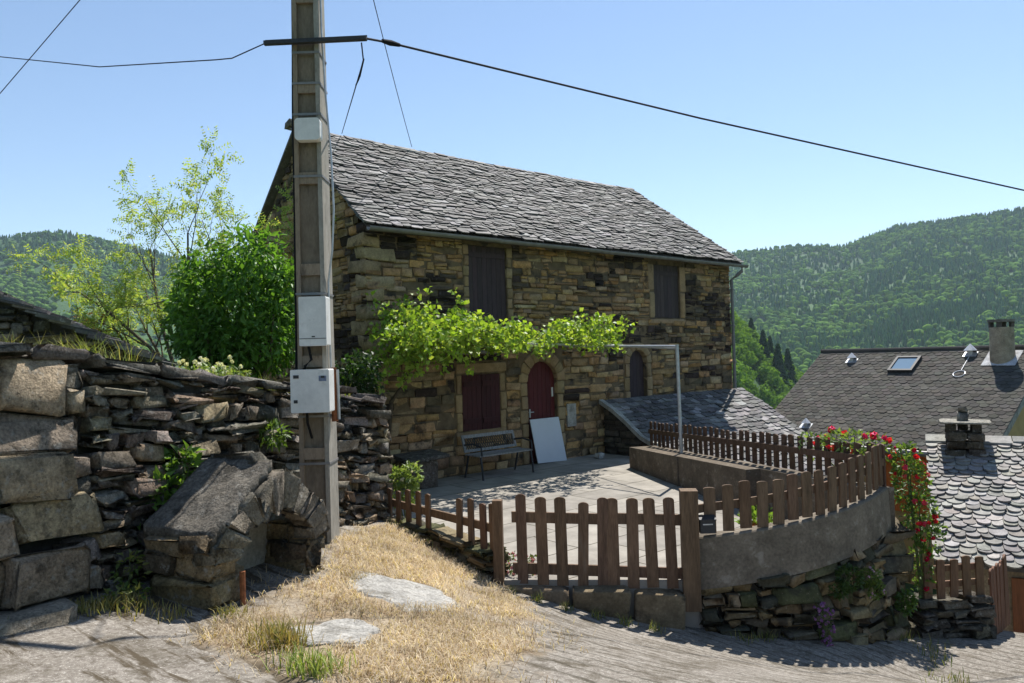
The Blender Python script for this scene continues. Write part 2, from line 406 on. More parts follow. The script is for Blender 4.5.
def crown_leafy(kind, k, rng):
    """k small triangles on the shells of several lobes, facing roughly outwards"""
    if kind == 'con':
        hz = rng.uniform(0, 1, k) ** 0.8; tier = 0.62 + 0.38 * (1 - (hz * 9) % 1); rad = (0.23 * (1 - hz) ** 0.9 * tier + 0.01) * rng.uniform(0.8, 1.1, k)
        az = rng.uniform(0, 6.283, k); p = np.stack([np.cos(az) * rad, np.sin(az) * rad, 0.06 + hz * 0.94], 1); nrm = np.stack([np.cos(az), np.sin(az), np.full(k, 0.7)], 1); sz = 0.13 * (1.1 - hz * 0.6)
    else:
        d = rng.normal(0, 1, (k, 3)); d /= np.linalg.norm(d, axis=1, keepdims=True); cl = rng.randint(0, 8, k)
        ctr = A([[0, 0, .55], [.22, .05, .5], [-.2, .14, .48], [.02, -.22, .42], [-.06, .1, .78], [.13, -.1, .72], [-.2, -.15, .6], [.1, .22, .6]]); cr_ = A([.3, .2, .2, .22, .18, .18, .18, .18])
        p = ctr[cl] + d * (cr_[cl] * rng.uniform(0.8, 1.05, k))[:, None]; nrm = d; sz = np.full(k, 0.12)
    nrm = nrm + rng.normal(0, 0.35, (k, 3)); nrm /= np.linalg.norm(nrm, axis=1, keepdims=True)
    u = np.cross(nrm, rng.normal(0, 1, (k, 3))); u /= np.linalg.norm(u, axis=1, keepdims=True); w = np.cross(nrm, u); s_ = (sz * rng.uniform(0.6, 1.1, k))[:, None]
    v = np.stack([p - u * s_ * 0.5, p + u * s_ * 0.5, p + w * s_ * 0.8], 1)
    return v.reshape(-1, 3), np.arange(k * 3, dtype=np.int32).reshape(-1, 3)
def wood(name, pts, hs, kinds, cols, nface, label, seed=1):
    rng = np.random.RandomState(seed); mk = (lambda kd: crown_shell(kd, rng)) if nface == 0 else (lambda kd: crown_leafy(kd, nface, rng))
    T = {(kd, i): mk(kd) for kd in ('con', 'dec') for i in range(7)}
    V, F, C, n0 = [], [], [], 0
    for p, h, kd, c in zip(pts, hs, kinds, cols):
        t, f = T[(kd, rng.randint(7))]; a = rng.uniform(0, 6.283); ca, sa = math.cos(a), math.sin(a); w = h * rng.uniform(0.9, 1.3)
        V.append(np.stack([(t[:, 0] * ca - t[:, 1] * sa) * w, (t[:, 0] * sa + t[:, 1] * ca) * w, t[:, 2] * h], 1) + p)
        F.append(f + n0); n0 += len(t); C.append(A(c)[None] * rng.uniform(0.8, 1.2, (len(t), 1)))
    o = fastmesh(name, np.vstack(V), np.vstack(F), np.vstack(C), M_leaf_far, smooth=nface == 0)
    return tag(o, kind='stuff', label=label, cat='wood')
def scatter(qr, yr, n, seed):
    rng = np.random.RandomState(seed)
    y = np.sqrt(rng.uniform(yr[0] ** 2, yr[1] ** 2, n)); q = rng.uniform(*qr, n); x = q * y
    return np.stack([x, y, terrain_z(x, y)], 1), rng
CON = A([0.062, 0.138, 0.055]); DEC = A([0.14, 0.25, 0.04]); MID = A([0.095, 0.19, 0.05])
P, rng = scatter((-0.02, 0.9), (470, 1330), 28000, 3)
f1 = 0.8 * fnoise(P[:, 0], P[:, 1], 1 / 60.0, 1) + 0.6 * fnoise(P[:, 0], P[:, 1], 1 / 17.0, 2)
qq = P[:, 0] / P[:, 1]
grassy = (qq < 0.47) & (qq > 0.15) & (P[:, 1] > 930) & (rng.uniform(0, 1, len(P)) < 0.5)
P = P[~grassy]; f1 = f1[~grassy]
kd = np.where(f1 + rng.normal(0, 0.4, len(P)) + 0.35 * (P[:, 0] / P[:, 1] < 0.47) > 0.38, 'dec', 'con')
cs = np.where((kd == 'dec')[:, None], DEC, CON * 1.15) * rng.uniform(0.7, 1.3, (len(P), 1))
cs = np.where((rng.uniform(0, 1, len(P)) < 0.25)[:, None], MID, cs)
wood('hill_forest', P, rng.uniform(5.5, 10, len(P)) * np.where(kd == 'dec', 0.85, 1), kd, cs, 0, 'mixed forest covering the far hill on the right side of the valley', 4)
P, rng = scatter((-0.9, -0.02), (500, 1330), 15000, 5)
f1 = fnoise(P[:, 0], P[:, 1], 1 / 80.0, 3) + 0.4 * fnoise(P[:, 0], P[:, 1], 1 / 20.0, 4)
hi = P[:, 1] > 1010
keep = hi | (f1 + rng.normal(0, 0.35, len(P)) > -0.1); P, f1, hi = P[keep], f1[keep], hi[keep]
kd = np.where(hi & (rng.uniform(0, 1, len(P)) < 0.85), 'con', 'dec')
cs = np.where((kd == 'dec')[:, None], DEC * 0.9, CON) * rng.uniform(0.7, 1.3, (len(P), 1))
wood('hill_forest', P, rng.uniform(5.5, 9.5, len(P)) * np.where(kd == 'dec', 0.85, 1), kd, cs, 0, 'dark forest and scattered green trees on the far hill beyond the bush', 6)
P, rng = scatter((0.1, 0.6), (240, 410), 900, 8)
f1 = fnoise(P[:, 0], P[:, 1], 1 / 18.0, 5)
kd = np.where(f1 > 0.45, 'con', 'dec')
cs = np.where((kd == 'dec')[:, None], A([0.13, 0.235, 0.035]), CON * 0.5) * rng.uniform(0.8, 1.2, (len(P), 1))
wood('valley_wood', P, np.where(kd == 'con', rng.uniform(11, 15, len(P)), rng.uniform(7, 11, len(P))), kd, cs, 420, 'bright green broadleaf wood below the house corner and behind the grey roof', 9)
# conifers standing out of the valley wood
def conifer(x, y, h, seed):
    z = float(terrain_z(x, y)); rng = np.random.RandomState(seed)
    t = thing('conifer', 'tall dark conifer standing out of the bright green valley wood', 'tree', (x, y, z), 'dark conifers in the valley wood')
    tb = MB(); tb.tube([(x, y, z - 1), (x, y, z + h * 0.9)], [h * 0.022, h * 0.006], 6, (0.09, 0.07, 0.05)); tb.build('trunk', M_bark, t)
    v, f = crown_leafy('con', 900, rng); v = v * A([h, h, h]) + A([x, y, z])
    c = np.repeat(0.5 * CON[None] * rng.uniform(0.7, 1.3, (900, 1)), 3, axis=0)
    fastmesh('crown', v, f, c, M_leaf_far, t)
for i, (q, y, h) in enumerate(((0.333, 292, 17), (0.352, 285, 19), (0.365, 300, 18), (0.342, 300, 16), (0.392, 330, 14), (0.318, 310, 15))):
    conifer(q * y, y, h, 20 + i)

# ------------------------------------------------------------------ near ground: road and straw verge
CP = A([(0, 0, -1.6), (-1.5, 1, -1.55), (2, 0.5, -1.9), (0, -3, -1.5), (-7, 0, -1.3), (-1.75, 7.3, -1.76), (-2.1, 5.3, -1.76), (-3.1, 5.1, -1.62), (-2.65, 4, -1.62),
        (0, 4.1, -1.80), (0.37, 5.8, -2.18), (1.5, 4.5, -2.05), (-0.2, 7.6, -2.36), (0.8, 7.3, -2.60), (1.65, 7.25, -2.76), (0.4, 6.9, -2.42), (-1.7, 9.8, -2.06), (-0.9, 8.6, -2.2), (3.5, 5.6, -2.6), (3.1, 7.4, -2.96), (2.6, 6.75, -2.90), (3.8, 7.2, -3.2), (3.9, 7.9, -3.16),
        (4.4, 8.4, -3.3), (5.2, 8.5, -3.36), (6.2, 8.6, -3.5), (7, 7, -3.4), (9, 9, -4.1), (6, 4, -2.9), (-5, 3, -1.45), (-5, 8, -1.7), (-0.91, 6.15, -1.92), (8, 2, -2.9), (6.5, 10.5, -3.8)], float)
def _tps(r): return np.where(r > 1e-9, r ** 2 * np.log(r + 1e-12), 0)
_n = len(CP); _K = _tps(np.linalg.norm(CP[:, None, :2] - CP[None, :, :2], axis=2)) + 0.15 * np.eye(_n)
_Pm = np.hstack([np.ones((_n, 1)), CP[:, :2]])
_sol = np.linalg.solve(np.block([[_K, _Pm], [_Pm.T, np.zeros((3, 3))]]), np.concatenate([CP[:, 2], np.zeros(3)]))
def gz(x, y):
    x = np.atleast_1d(np.asarray(x, float)); y = np.atleast_1d(np.asarray(y, float))
    k = _tps(np.sqrt((x[:, None] - CP[:, 0]) ** 2 + (y[:, None] - CP[:, 1]) ** 2))
    z = k @ _sol[:_n] + _sol[_n] + _sol[_n + 1] * x + _sol[_n + 2] * y
    return z
def gz1(x, y): return float(gz(x, y)[0])
def inpoly(x, y, poly):
    r = np.zeros(len(x), bool); j = len(poly) - 1
    for i in range(len(poly)):
        (xi, yi), (xj, yj) = poly[i], poly[j]
        r ^= ((yi > y) != (yj > y)) & (x < (xj - xi) * (y - yi) / (yj - yi + 1e-12) + xi); j = i
    return r
def polydist(x, y, poly):
    d = np.full(len(x), 1e9)
    for i in range(len(poly)):
        a = A(poly[i]); b = A(poly[(i + 1) % len(poly)]); ab = b - a
        t = np.clip(((x - a[0]) * ab[0] + (y - a[1]) * ab[1]) / (ab @ ab), 0, 1)
        d = np.minimum(d, np.hypot(x - a[0] - t * ab[0], y - a[1] - t * ab[1]))
    return d
GATE_L = A([-0.17, 7.86]); GATE_R = A([1.71, 7.65]); WALL_E = A([-1.62, 9.85]); CW_R = A([4.18, 8.5]); BF_L = A([2.66, 15.25]); AX = H(6.04, -1.4, 0)[:2]
TERR = [tuple(HC[:2]), tuple(H(6.04, 0, 0)[:2]), tuple(AX), tuple(BF_L), tuple(CW_R), (3.95, 8.5), (3.5, 8.2), (2.95, 7.95), (2.4, 7.82), tuple(GATE_R + A([0.1, 0])), tuple(GATE_L), tuple(WALL_E), (-2.1, 10.6)]
STRAW = [(-2.0, 4.7), (-1.95, 5.4), (-1.7, 6.9), (-1.8, 7.9), (-1.55, 9.7), (-0.35, 7.85), (0.0, 7.3), (0.16, 6.2), (0.12, 5.4), (-0.05, 4.2), (-0.2, 3.7), (-0.95, 4.0), (-1.45, 4.4)]
gx = np.arange(-8, 10.01, 0.07); gy = np.arange(-3, 12.01, 0.07)
GX, GY = np.meshgrid(gx, gy); fx, fy = GX.ravel(), GY.ravel()
fz = gz(fx, fy)
sdist = polydist(fx, fy, STRAW) * np.where(inpoly(fx, fy, STRAW), 1, -1)
straw_m = np.clip((sdist + 0.2 * fnoise(fx, fy, 5, 2) + 0.12 * fnoise(fx, fy, 13, 3) + 0.08) / 0.2, 0, 1)
straw_m *= np.clip(1.45 + 1.6 * fnoise(fx, fy, 4.2, 7), 0.25, 1)
fz += 0.012 * fnoise(fx, fy, 2.2, 1) + 0.006 * fnoise(fx, fy, 9, 4) + straw_m * (0.016 + 0.012 * fnoise(fx, fy, 7, 6))
gdir = A([0.617, 0.787])
wv = (fx * gdir[0] + fy * gdir[1]) + 0.03 * fnoise(fx, fy, 1.3, 5)
ins = inpoly(fx, fy, TERR); dd = polydist(fx, fy, TERR)
fz = np.where(ins & (dd > 0.12), -3.2, fz)
back = (fy > 9.3) & (fx > 4.0)
fz = np.where(back, np.minimum(fz, -3.6 - (fy - 9.3) * 1.6), fz)
fz = np.maximum(fz, -6.2)
gi = np.arange(len(fx)).reshape(GX.shape)
gf = np.stack([gi[:-1, :-1], gi[:-1, 1:], gi[1:, 1:], gi[1:, :-1]], -1).reshape(-1, 4)
dirt = np.clip(0.5 + 0.9 * fnoise(fx, fy, 2.1, 8) + 0.5 * fnoise(fx, fy, 6, 9) - 0.4, 0, 1) * np.clip(1.6 - np.abs(sdist + 0.35) / 0.5, 0, 1)
def road_builder(nt, c, nrm, vec, noise):
    n = nt.nodes; l = nt.links
    at = n.new('ShaderNodeAttribute'); at.attribute_name = 'tint'; sp = n.new('ShaderNodeSeparateColor'); l.new(at.outputs['Color'], sp.inputs[0])
    def mathn(op, a, b):
        k = n.new('ShaderNodeMath'); k.operation = op
        for i, q in enumerate((a, b)):
            if isinstance(q, (int, float)): k.inputs[i].default_value = q
            else: l.new(q, k.inputs[i])
        return k.outputs[0]
    def mixc(f, a, b):
        mx = n.new('ShaderNodeMix'); mx.data_type = 'RGBA'
        l.new(f, mx.inputs[0])
        for i, q in ((6, a), (7, b)):
            if isinstance(q, tuple): mx.inputs[i].default_value = (*q, 1)
            else: l.new(q, mx.inputs[i])
        return mx.outputs[2]
    def rng_(f, a, b, c0=0.0, d0=1.0):
        mr = n.new('ShaderNodeMapRange'); l.new(f, mr.inputs[0])
        for i, q in enumerate((a, b, c0, d0)): mr.inputs[i + 1].default_value = q
        return mr.outputs[0]
    # grooves raked across the concrete
    dt = n.new('ShaderNodeVectorMath'); dt.operation = 'DOT_PRODUCT'; l.new(vec, dt.inputs[0]); dt.inputs[1].default_value = (0.617, 0.787, 0)
    w = mathn('ADD', dt.outputs['Value'], mathn('MULTIPLY', noise(0.9, 3), 0.22))
    w = mathn('ADD', w, mathn('MULTIPLY', noise(11, 6, 0.75), 0.10))
    tri = mathn('ABSOLUTE', mathn('SUBTRACT', mathn('FRACT', mathn('DIVIDE', w, 0.17), 0), 0.5), 0)
    groove = mathn('MULTIPLY', rng_(tri, 0.02, 0.13, 1, 0), rng_(noise(5, 6, 0.7), 0.36, 0.6, 0.3, 1))
    base = mixc(rng_(noise(1.4), 0.35, 0.65), (0.25, 0.225, 0.19), (0.34, 0.31, 0.27))
    base = mixc(rng_(noise(26, 6, 0.7), 0.38, 0.66), base, (0.13, 0.11, 0.09))
    base = mixc(rng_(noise(70, 4, 0.7), 0.58, 0.66), base, (0.5, 0.47, 0.42))
    base = mixc(mathn('MULTIPLY', mathn('MULTIPLY', groove, sp.outputs[2]), 0.8), base, (0.075, 0.07, 0.05))
    moss = mathn('MULTIPLY', rng_(noise(3.3, 6, 0.7), 0.5, 0.6), 0.85)
    base = mixc(mathn('MULTIPLY', moss, sp.outputs[1]), base, (0.06, 0.047, 0.027))
    mp2 = n.new('ShaderNodeMapping'); mp2.inputs['Rotation'].default_value = (0, 0, 0.665); l.new(vec, mp2.inputs[0])
    mp3 = n.new('ShaderNodeMapping'); mp3.inputs['Scale'].default_value = (0.9, 5.0, 1); l.new(mp2.outputs[0], mp3.inputs[0])
    tn = n.new('ShaderNodeTexNoise'); tn.inputs['Scale'].default_value = 1.5; tn.inputs['Detail'].default_value = 7; tn.inputs['Roughness'].default_value = 0.68; l.new(mp3.outputs[0], tn.inputs['Vector'])
    streak = mathn('MULTIPLY', rng_(tn.outputs['Fac'], 0.53, 0.60), rng_(sp.outputs[2], 0.1, 0.9, 0.9, 0.25))
    base = mixc(streak, base, (0.07, 0.053, 0.032))
    straw = mixc(rng_(noise(40, 6, 0.75), 0.35, 0.65), (0.20, 0.15, 0.095), (0.44, 0.365, 0.26))
    straw = mixc(rng_(noise(4, 5, 0.6), 0.45, 0.7), straw, (0.20, 0.135, 0.075))
    out = mixc(sp.outputs[0], base, straw)
    hgt = mathn('ADD', mathn('MULTIPLY', mathn('MULTIPLY', groove, sp.outputs[2]), -0.6), mathn('MULTIPLY', noise(55, 6, 0.7), 0.55))
    bp = n.new('ShaderNodeBump'); bp.inputs['Strength'].default_value = 0.75; bp.inputs['Distance'].default_value = 0.022
    l.new(hgt, bp.inputs['Height']); return out, bp.outputs[0]
M_road = mat('ribbed_concrete', rough=0.95, spec=0.12, builder=road_builder)
road = fastmesh('road', np.stack([fx, fy, fz], 1), gf, np.stack([straw_m, 0.5 + 0.5 * dirt, np.clip((fx + 1.3) / 1.6, 0.12, 1)], 1), M_road, smooth=True)
tag(road, kind='structure', label='ribbed grey concrete lane with a straw covered verge', cat='road')

# dry straw: a carpet of short bent blades
rg = np.random.RandomState(11)
k = 66000; px_ = rg.uniform(-2.2, 1.0, k); py_ = rg.uniform(3.6, 9.9, k)
sdd = polydist(px_, py_, STRAW) * np.where(inpoly(px_, py_, STRAW), 1, -1)
dens = np.clip((sdd + 0.2 * fnoise(px_, py_, 5, 2) + 0.06) / 0.22, 0, 1) * np.clip(0.62 + 1.1 * fnoise(px_, py_, 4.2, 7), 0.05, 1) + 0.10 * np.clip((sdd + 0.45) / 0.4, 0, 1) * (fnoise(px_, py_, 4, 8) > -0.1)
ROCKS = [(-0.93, 6.12, 0.42, 0.47, 0.25), (-1.2, 4.95, 0.31, 0.26, -0.2)]
kp = rg.uniform(0, 1, k) < dens
for (rx, ry, ra, rb, _) in ROCKS: kp &= (((px_ - rx) / (ra * 0.92)) ** 2 + ((py_ - ry) / (rb * 0.92)) ** 2) > 1
px_, py_, sdd = px_[kp], py_[kp], sdd[kp]
pz_ = gz(px_, py_) + np.where(sdd > 0, 0.016, 0.005) + 0.012 * fnoise(px_, py_, 2.2, 1)
STC = A([[0.55, 0.45, 0.32], [0.46, 0.36, 0.24], [0.62, 0.53, 0.40], [0.30, 0.21, 0.13], [0.43, 0.34, 0.23]])
cc = STC[rg.randint(0, 5, len(px_))] * rg.uniform(0.75, 1.2, (len(px_), 1)) * np.clip(0.92 + 0.30 * fnoise(px_, py_, 3.5, 21) + 0.2 * fnoise(px_, py_, 14, 22), 0.4, 1.4)[:, None]
grs = grassmesh('dry_grass', np.stack([px_, py_, pz_], 1), rg.uniform(0.03, 0.09, len(px_)), rg.uniform(0.85, 1.4, len(px_)), 0.0026, cc, M_straw, rng=rg)
tag(grs, kind='stuff', label='short dried straw coloured grass on the verge below the gate', cat='grass')

def flat_rock(x, y, a, b, rot, h, label, seed):
    rng = np.random.RandomState(seed); n = 22; vv = []; ring = []
    for (sc_, dz) in ((1.06, -0.06), (1.0, h * 0.55), (0.93, h), (0.55, h * 1.12)):
        for i in range(n):
            th = 2 * math.pi * i / n; rr = sc_ * (1 + 0.13 * math.sin(2 * th + seed) + 0.10 * math.sin(3 * th + 2 * seed) + 0.08 * math.sin(5 * th + seed) + 0.07 * math.sin(8 * th + 3 * seed))
            lx, ly = a * rr * math.cos(th), b * rr * math.sin(th)
            X, Y = x + lx * math.cos(rot) - ly * math.sin(rot), y + lx * math.sin(rot) + ly * math.cos(rot)
            vv.append((X, Y, gz1(X, Y) + dz + rng.uniform(-0.006, 0.006)))
    vv.append((x, y, gz1(x, y) + h * 1.1))
    ff = [(r * n + i, r * n + (i + 1) % n, (r + 1) * n + (i + 1) % n, (r + 1) * n + i) for r in range(3) for i in range(n)] + [(3 * n + i, 3 * n + (i + 1) % n, 4 * n) for i in range(n)]
    mb = MB(); mb.add(vv, ff, (0.33, 0.315, 0.285)); o = mb.build('flat_rock', M_rock, origin=(x, y, gz1(x, y)))
    tag(o, label, 'rock', 'flat rocks in the straw')
flat_rock(*ROCKS[0], 0.03, 'large pale flat rock in the straw below the wooden gate', 3)
flat_rock(*ROCKS[1], 0.03, 'smaller pale flat rock at the road edge in front of the stone niche', 5)

# ------------------------------------------------------------------ terrace
mb = MB()
tp = A([(x, y, ZB) for x, y in TERR]); mb.prism(tp - A([0, 0, 3.9]), (0, 0, 3.9), (0.3, 0.28, 0.25))
def pave_builder(nt, c, nrm, vec, noise):
    n = nt.nodes; l = nt.links
    mp = n.new('ShaderNodeMapping'); mp.inputs['Rotation'].default_value = (0, 0, -(math.pi / 2 - ANG)); l.new(vec, mp.inputs[0])
    br = n.new('ShaderNodeTexBrick'); l.new(mp.outputs[0], br.inputs['Vector']); br.offset = 0.37
    br.inputs['Scale'].default_value = 1; br.inputs['Brick Width'].default_value = 1.15; br.inputs['Row Height'].default_value = 0.8
    br.inputs['Mortar Size'].default_value = 0.012; br.inputs['Mortar Smooth'].default_value = 0.3
    br.inputs['Color1'].default_value = (0.31, 0.285, 0.245, 1); br.inputs['Color2'].default_value = (0.25, 0.23, 0.2, 1); br.inputs['Mortar'].default_value = (0.09, 0.08, 0.06, 1)
    f = noise(2.2, 6, 0.65); mr = n.new('ShaderNodeMapRange'); l.new(f, mr.inputs[0])
    for i, q in enumerate((0.3, 0.7, 0.7, 1.25)): mr.inputs[i + 1].default_value = q
    mx = n.new('ShaderNodeVectorMath'); mx.operation = 'SCALE'; l.new(br.outputs[0], mx.inputs[0]); l.new(mr.outputs[0], mx.inputs['Scale'])
    bp = n.new('ShaderNodeBump'); bp.inputs['Strength'].default_value = 0.5; bp.inputs['Distance'].default_value = 0.01; bp.invert = True
    l.new(br.outputs['Fac'], bp.inputs['Height'])
    if nrm: l.new(nrm, bp.inputs['Normal'])
    return mx.outputs[0], bp.outputs[0]
M_pave = mat('terrace_flags', builder=pave_builder, rough=0.9, spec=0.15, bumps=[(30, 0.4, 0.006)])
tag(mb.build('terrace', M_pave), kind='structure', label='pale paved terrace in front of the stone house', cat='terrace')

# ------------------------------------------------------------------ garden ground behind the dry stone wall
WL = [A([-4.15, 2.6]), A([-3.72, 3.7]), A([-3.2, 5.2]), A([-2.42, 7.7]), A([-1.66, 9.85])]   # front face line of the wall
WT = [0.16, 0.14, 0.06, -0.24, -0.55]                                     # its top height
_wl = np.cumsum([0] + [np.linalg.norm(WL[i + 1] - WL[i]) for i in range(4)])
def wallpt(s):
    return A([np.interp(s, _wl, [p[0] for p in WL]), np.interp(s, _wl, [p[1] for p in WL])])
def walltop(s): return float(np.interp(s, _wl, WT))
def wallnrm(s):
    d = wallpt(min(s + 0.25, _wl[-1])) - wallpt(max(s - 0.25, 0)); d /= np.linalg.norm(d); return A([d[1], -d[0]])
gv = []; gff = []
rows_ = 30
for i in range(rows_ + 1):
    y = 2.6 + i * (22 - 2.6) / rows_
    if y < 9.85:
        k_ = np.interp(y, [p[1] for p in WL], np.arange(5)); xr = np.interp(k_, np.arange(5), [p[0] for p in WL]) - 0.3; zt = np.interp(k_, np.arange(5), WT) - 0.12
    elif y < 13.5: xr = np.interp(y, [9.85, 13.5], [-1.96, -2.75]); zt = np.interp(y, [9.85, 13.5], [-0.67, -0.8])
    else: xr = -2.75 - (y - 13.5) * 0.86; zt = -0.8 - (y - 13.5) * 0.05
    for j in range(9):
        x = xr - j * (12 + xr * 0) / 8
        gv.append((x, y, zt - 0.012 * j ** 2 + 0.05 * float(fnoise(x, y, 2.0, 3)) * (j > 0)))
for i in range(rows_):
    for j in range(8):
        a = i * 9 + j; gff.append((a, a + 1, a + 10, a + 9))
M_garden = mat('garden_soil', col=(0.09, 0.10, 0.035), mottle=(3, 0.35), mottle2=(20, 0.3), bumps=[(18, 0.7, 0.03)])
mb = MB(); mb.add(gv, gff, (0.1, 0.1, 0.05)); tag(mb.build('garden_ground', M_garden, smooth=True), kind='structure', label='raised garden ground behind the dry stone wall', cat='ground')
random.seed(101); rs.seed(101)
# ------------------------------------------------------------------ stone house
house = thing('stone_house', 'long two storey ochre stone house with a heavy slate roof and closed dark shutters', 'house', tuple(H(0, 0, ZB)))
HP = [(0.44, 0.285, 0.14), (0.38, 0.235, 0.11), (0.42, 0.295, 0.165), (0.31, 0.195, 0.10), (0.42, 0.25, 0.105), (0.34, 0.23, 0.13)]
def house_col(off=0.0):
    def f(s, h):
        n = float(fnoise(s, h * 2.2, 1.4, 2.0 + off)) + 0.5 * float(fnoise(s, h * 2.2, 4.1, 4.0 + off)) + random.gauss(0, 0.16) + (0.2 if h > -0.2 else -0.2)
        if n > 0.46: return jitcol((0.06, 0.043, 0.035), 0.3)
        if n > 0.3: return jitcol((0.13, 0.098, 0.064), 0.22)
        return jitcol(random.choice(HP), 0.13, 0.05)
    return f
DOOR = (3.81, 4.69, ZB, -0.17); LWIN = (2.08, 3.05, -1.51, -0.38); UDOOR = (2.33, 3.33, 0.52, 2.22); RWIN = (8.17, 9.21, 0.81, 2.16); ARCHW = (7.12, 7.78, -1.3, 0.02)
HOLES = [DOOR, LWIN, UDOOR, RWIN, ARCHW]
front_map = lambda s, h, d: H(s, -d, h)
gable_map = lambda s, h, d: H(-d, HW - s, h)
opens = [(3.61, 4.89, ZB - 1, 0.06), (1.91, 3.22, -1.66, -0.18), (2.18, 3.48, 0.42, 2.4), (7.97, 9.43, 0.69, 2.4), (6.92, 7.98, -1.4, 0.2)]
st = Stones()
rubble(st, front_map, -0.02, HL, ZB - 0.2, -0.3, (0.13, 0.25), (0.26, 0.6), 0.2, house_col(), gap=0.014, front=0.014, jit=0.01, openings=opens, split=0.2)
rubble(st, front_map, -0.02, HL, -0.3, ZE - 0.05, (0.08, 0.19), (0.18, 0.5), 0.2, house_col(), gap=0.015, front=0.02, jit=0.014, openings=opens, split=0.35)
# big quoins at both front corners
GSL = (ZR - ZE) / (HW / 2 + 0.25)
def gtop(t): return ZE + (0.25 + min(t, HW - t)) * GSL - 0.14
def grange(h):
    k = (h + 0.14 - ZE) / GSL - 0.25
    k = max(k, 0); return (k, HW - k) if k < HW / 2 else (HW / 2, HW / 2)
rubble(st, gable_map, 0, HW, ZB - 0.2, ZR - 0.2, (0.09, 0.2), (0.2, 0.46), 0.2, house_col(5), gap=0.016, front=0.022, jit=0.014, rangef=grange, split=0.3)
h = ZB - 0.2; kq = 0
while h < ZE - 0.2:
    rh = random.uniform(0.2, 0.32); rh = min(rh, ZE - 0.05 - h)
    a, b = ((0.62, 0.34), (0.34, 0.6))[kq % 2]; col = jitcol((0.34, 0.25, 0.14), 0.2)
    st.box(H(-0.035, 0.0 + b, h + 0.01), HU * (a + 0.035), A([0, 0, rh - 0.015]), -HV * (b + 0.035), col, 0.012)
    h += rh; kq += 1
wallo = st.build('wall', M_house, house, rough=0.014)
# mortar core with the openings left out
mb = MB()
def cut_wall(mb, s0, s1, z0, z1, t0, t1, holes, col=(0.15, 0.11, 0.07)):
    ss = sorted(set([s0, s1] + [q for hh in holes for q in hh[:2] if s0 < q < s1])); zz = sorted(set([z0, z1] + [q for hh in holes for q in hh[2:] if z0 < q < z1]))
    for i in range(len(ss) - 1):
        for j in range(len(zz) - 1):
            cs, cz = (ss[i] + ss[i + 1]) / 2, (zz[j] + zz[j + 1]) / 2
            if any(a < cs < b and c < cz < d for a, b, c, d in holes): continue
            mb.box(H(ss[i], t0, zz[j]), HU * (ss[i + 1] - ss[i]), HV * (t1 - t0), A([0, 0, zz[j + 1] - zz[j]]), col)
cut_wall(mb, 0.03, HL - 0.02, ZB - 3.2, ZE - 0.06, 0.022, 0.45, HOLES)
gp = [(0.03, ZB - 1.5), (0.03, gtop(0.03)), (HW / 2, gtop(HW / 2)), (HW - 0.02, gtop(HW - 0.02)), (HW - 0.02, ZB - 1.5)]
mb.prism([H(0.03, t if t > 0.1 else 0.46, z) for t, z in gp], HU * 0.4)
mb.prism([H(HL - 0.45, t if t > 0.1 else 0.46, z) for t, z in [(0.03, ZB - 3.2), (0.03, ZE - 0.1), (HW - 0.02, ZE - 0.1), (HW - 0.02, ZB - 3.2)]], HU * 0.4)
mb.box(H(0.03, HW - 0.4, ZB - 3.2), HU * (HL - 0.06), HV * 0.38, A([0, 0, ZE - ZB + 3.1]))
mb.build('mortar', M_mortar, wallo)
# dressed stone surrounds
def block_col(): return jitcol((0.33, 0.23, 0.125), 0.13)
def jambs(st, s0, s1, z0, z1, w, rows, out=0.015, deep=0.2):
    hs = np.linspace(z0, z1, rows + 1)
    for i in range(rows):
        ww = w * (1.0 if i % 2 else 0.8)
        for sx in ((s0 - ww, ww), (s1, ww)):
            st.box(H(sx[0] + 0.004, deep, hs[i] + 0.005), HU * (sx[1] - 0.008), A([0, 0, hs[i + 1] - hs[i] - 0.01]), -HV * (deep + out), block_col(), 0.005)
def hblock(st, s0, s1, z0, z1, out=0.02, deep=0.2):
    st.box(H(s0, deep, z0), HU * (s1 - s0), A([0, 0, z1 - z0]), -HV * (deep + out), block_col(), 0.006)
def archring(st, sc, zs, r0, r1, nv, out=0.02, deep=0.2):
    for i in range(nv):
        a0 = math.pi * i / nv + 0.006; a1 = math.pi * (i + 1) / nv - 0.006; c = []
        for b in range(8):
            ang = a1 if b & 1 else a0; r = r1 if b & 2 else r0
            c.append(H(sc + r * math.cos(ang), -out if b & 4 else deep, zs + r * math.sin(ang)))
        st.hexa(c, block_col())
st = Stones(); jambs(st, DOOR[0], DOOR[1], ZB, -0.61, 0.22, 6); archring(st, 4.25, -0.61, 0.44, 0.70, 9); st.build('door_surround', M_dress, house, rough=0.006)
st = Stones(); jambs(st, LWIN[0], LWIN[1], LWIN[2], LWIN[3], 0.17, 3); hblock(st, 1.9, 3.23, -0.37, -0.17); hblock(st, 1.9, 3.23, -1.65, -1.52, 0.03); st.build('window_surround', M_dress, house, rough=0.006)
st = Stones(); jambs(st, UDOOR[0], UDOOR[1], UDOOR[2], UDOOR[3], 0.15, 8, out=0.004); hblock(st, 2.15, 3.5, 0.4, 0.51, 0.02); st.build('window_surround', M_dress, house, rough=0.006)
st = Stones(); jambs(st, RWIN[0], RWIN[1], RWIN[2], RWIN[3], 0.27, 2, out=0.008); hblock(st, 7.95, 9.45, 0.68, 0.8, 0.01); st.build('window_surround', M_dress, house, rough=0.006)
st = Stones(); jambs(st, ARCHW[0], ARCHW[1], -1.3, -0.31, 0.2, 3); archring(st, 7.45, -0.31, 0.33, 0.52, 7); st.build('window_surround', M_dress, house, rough=0.006)
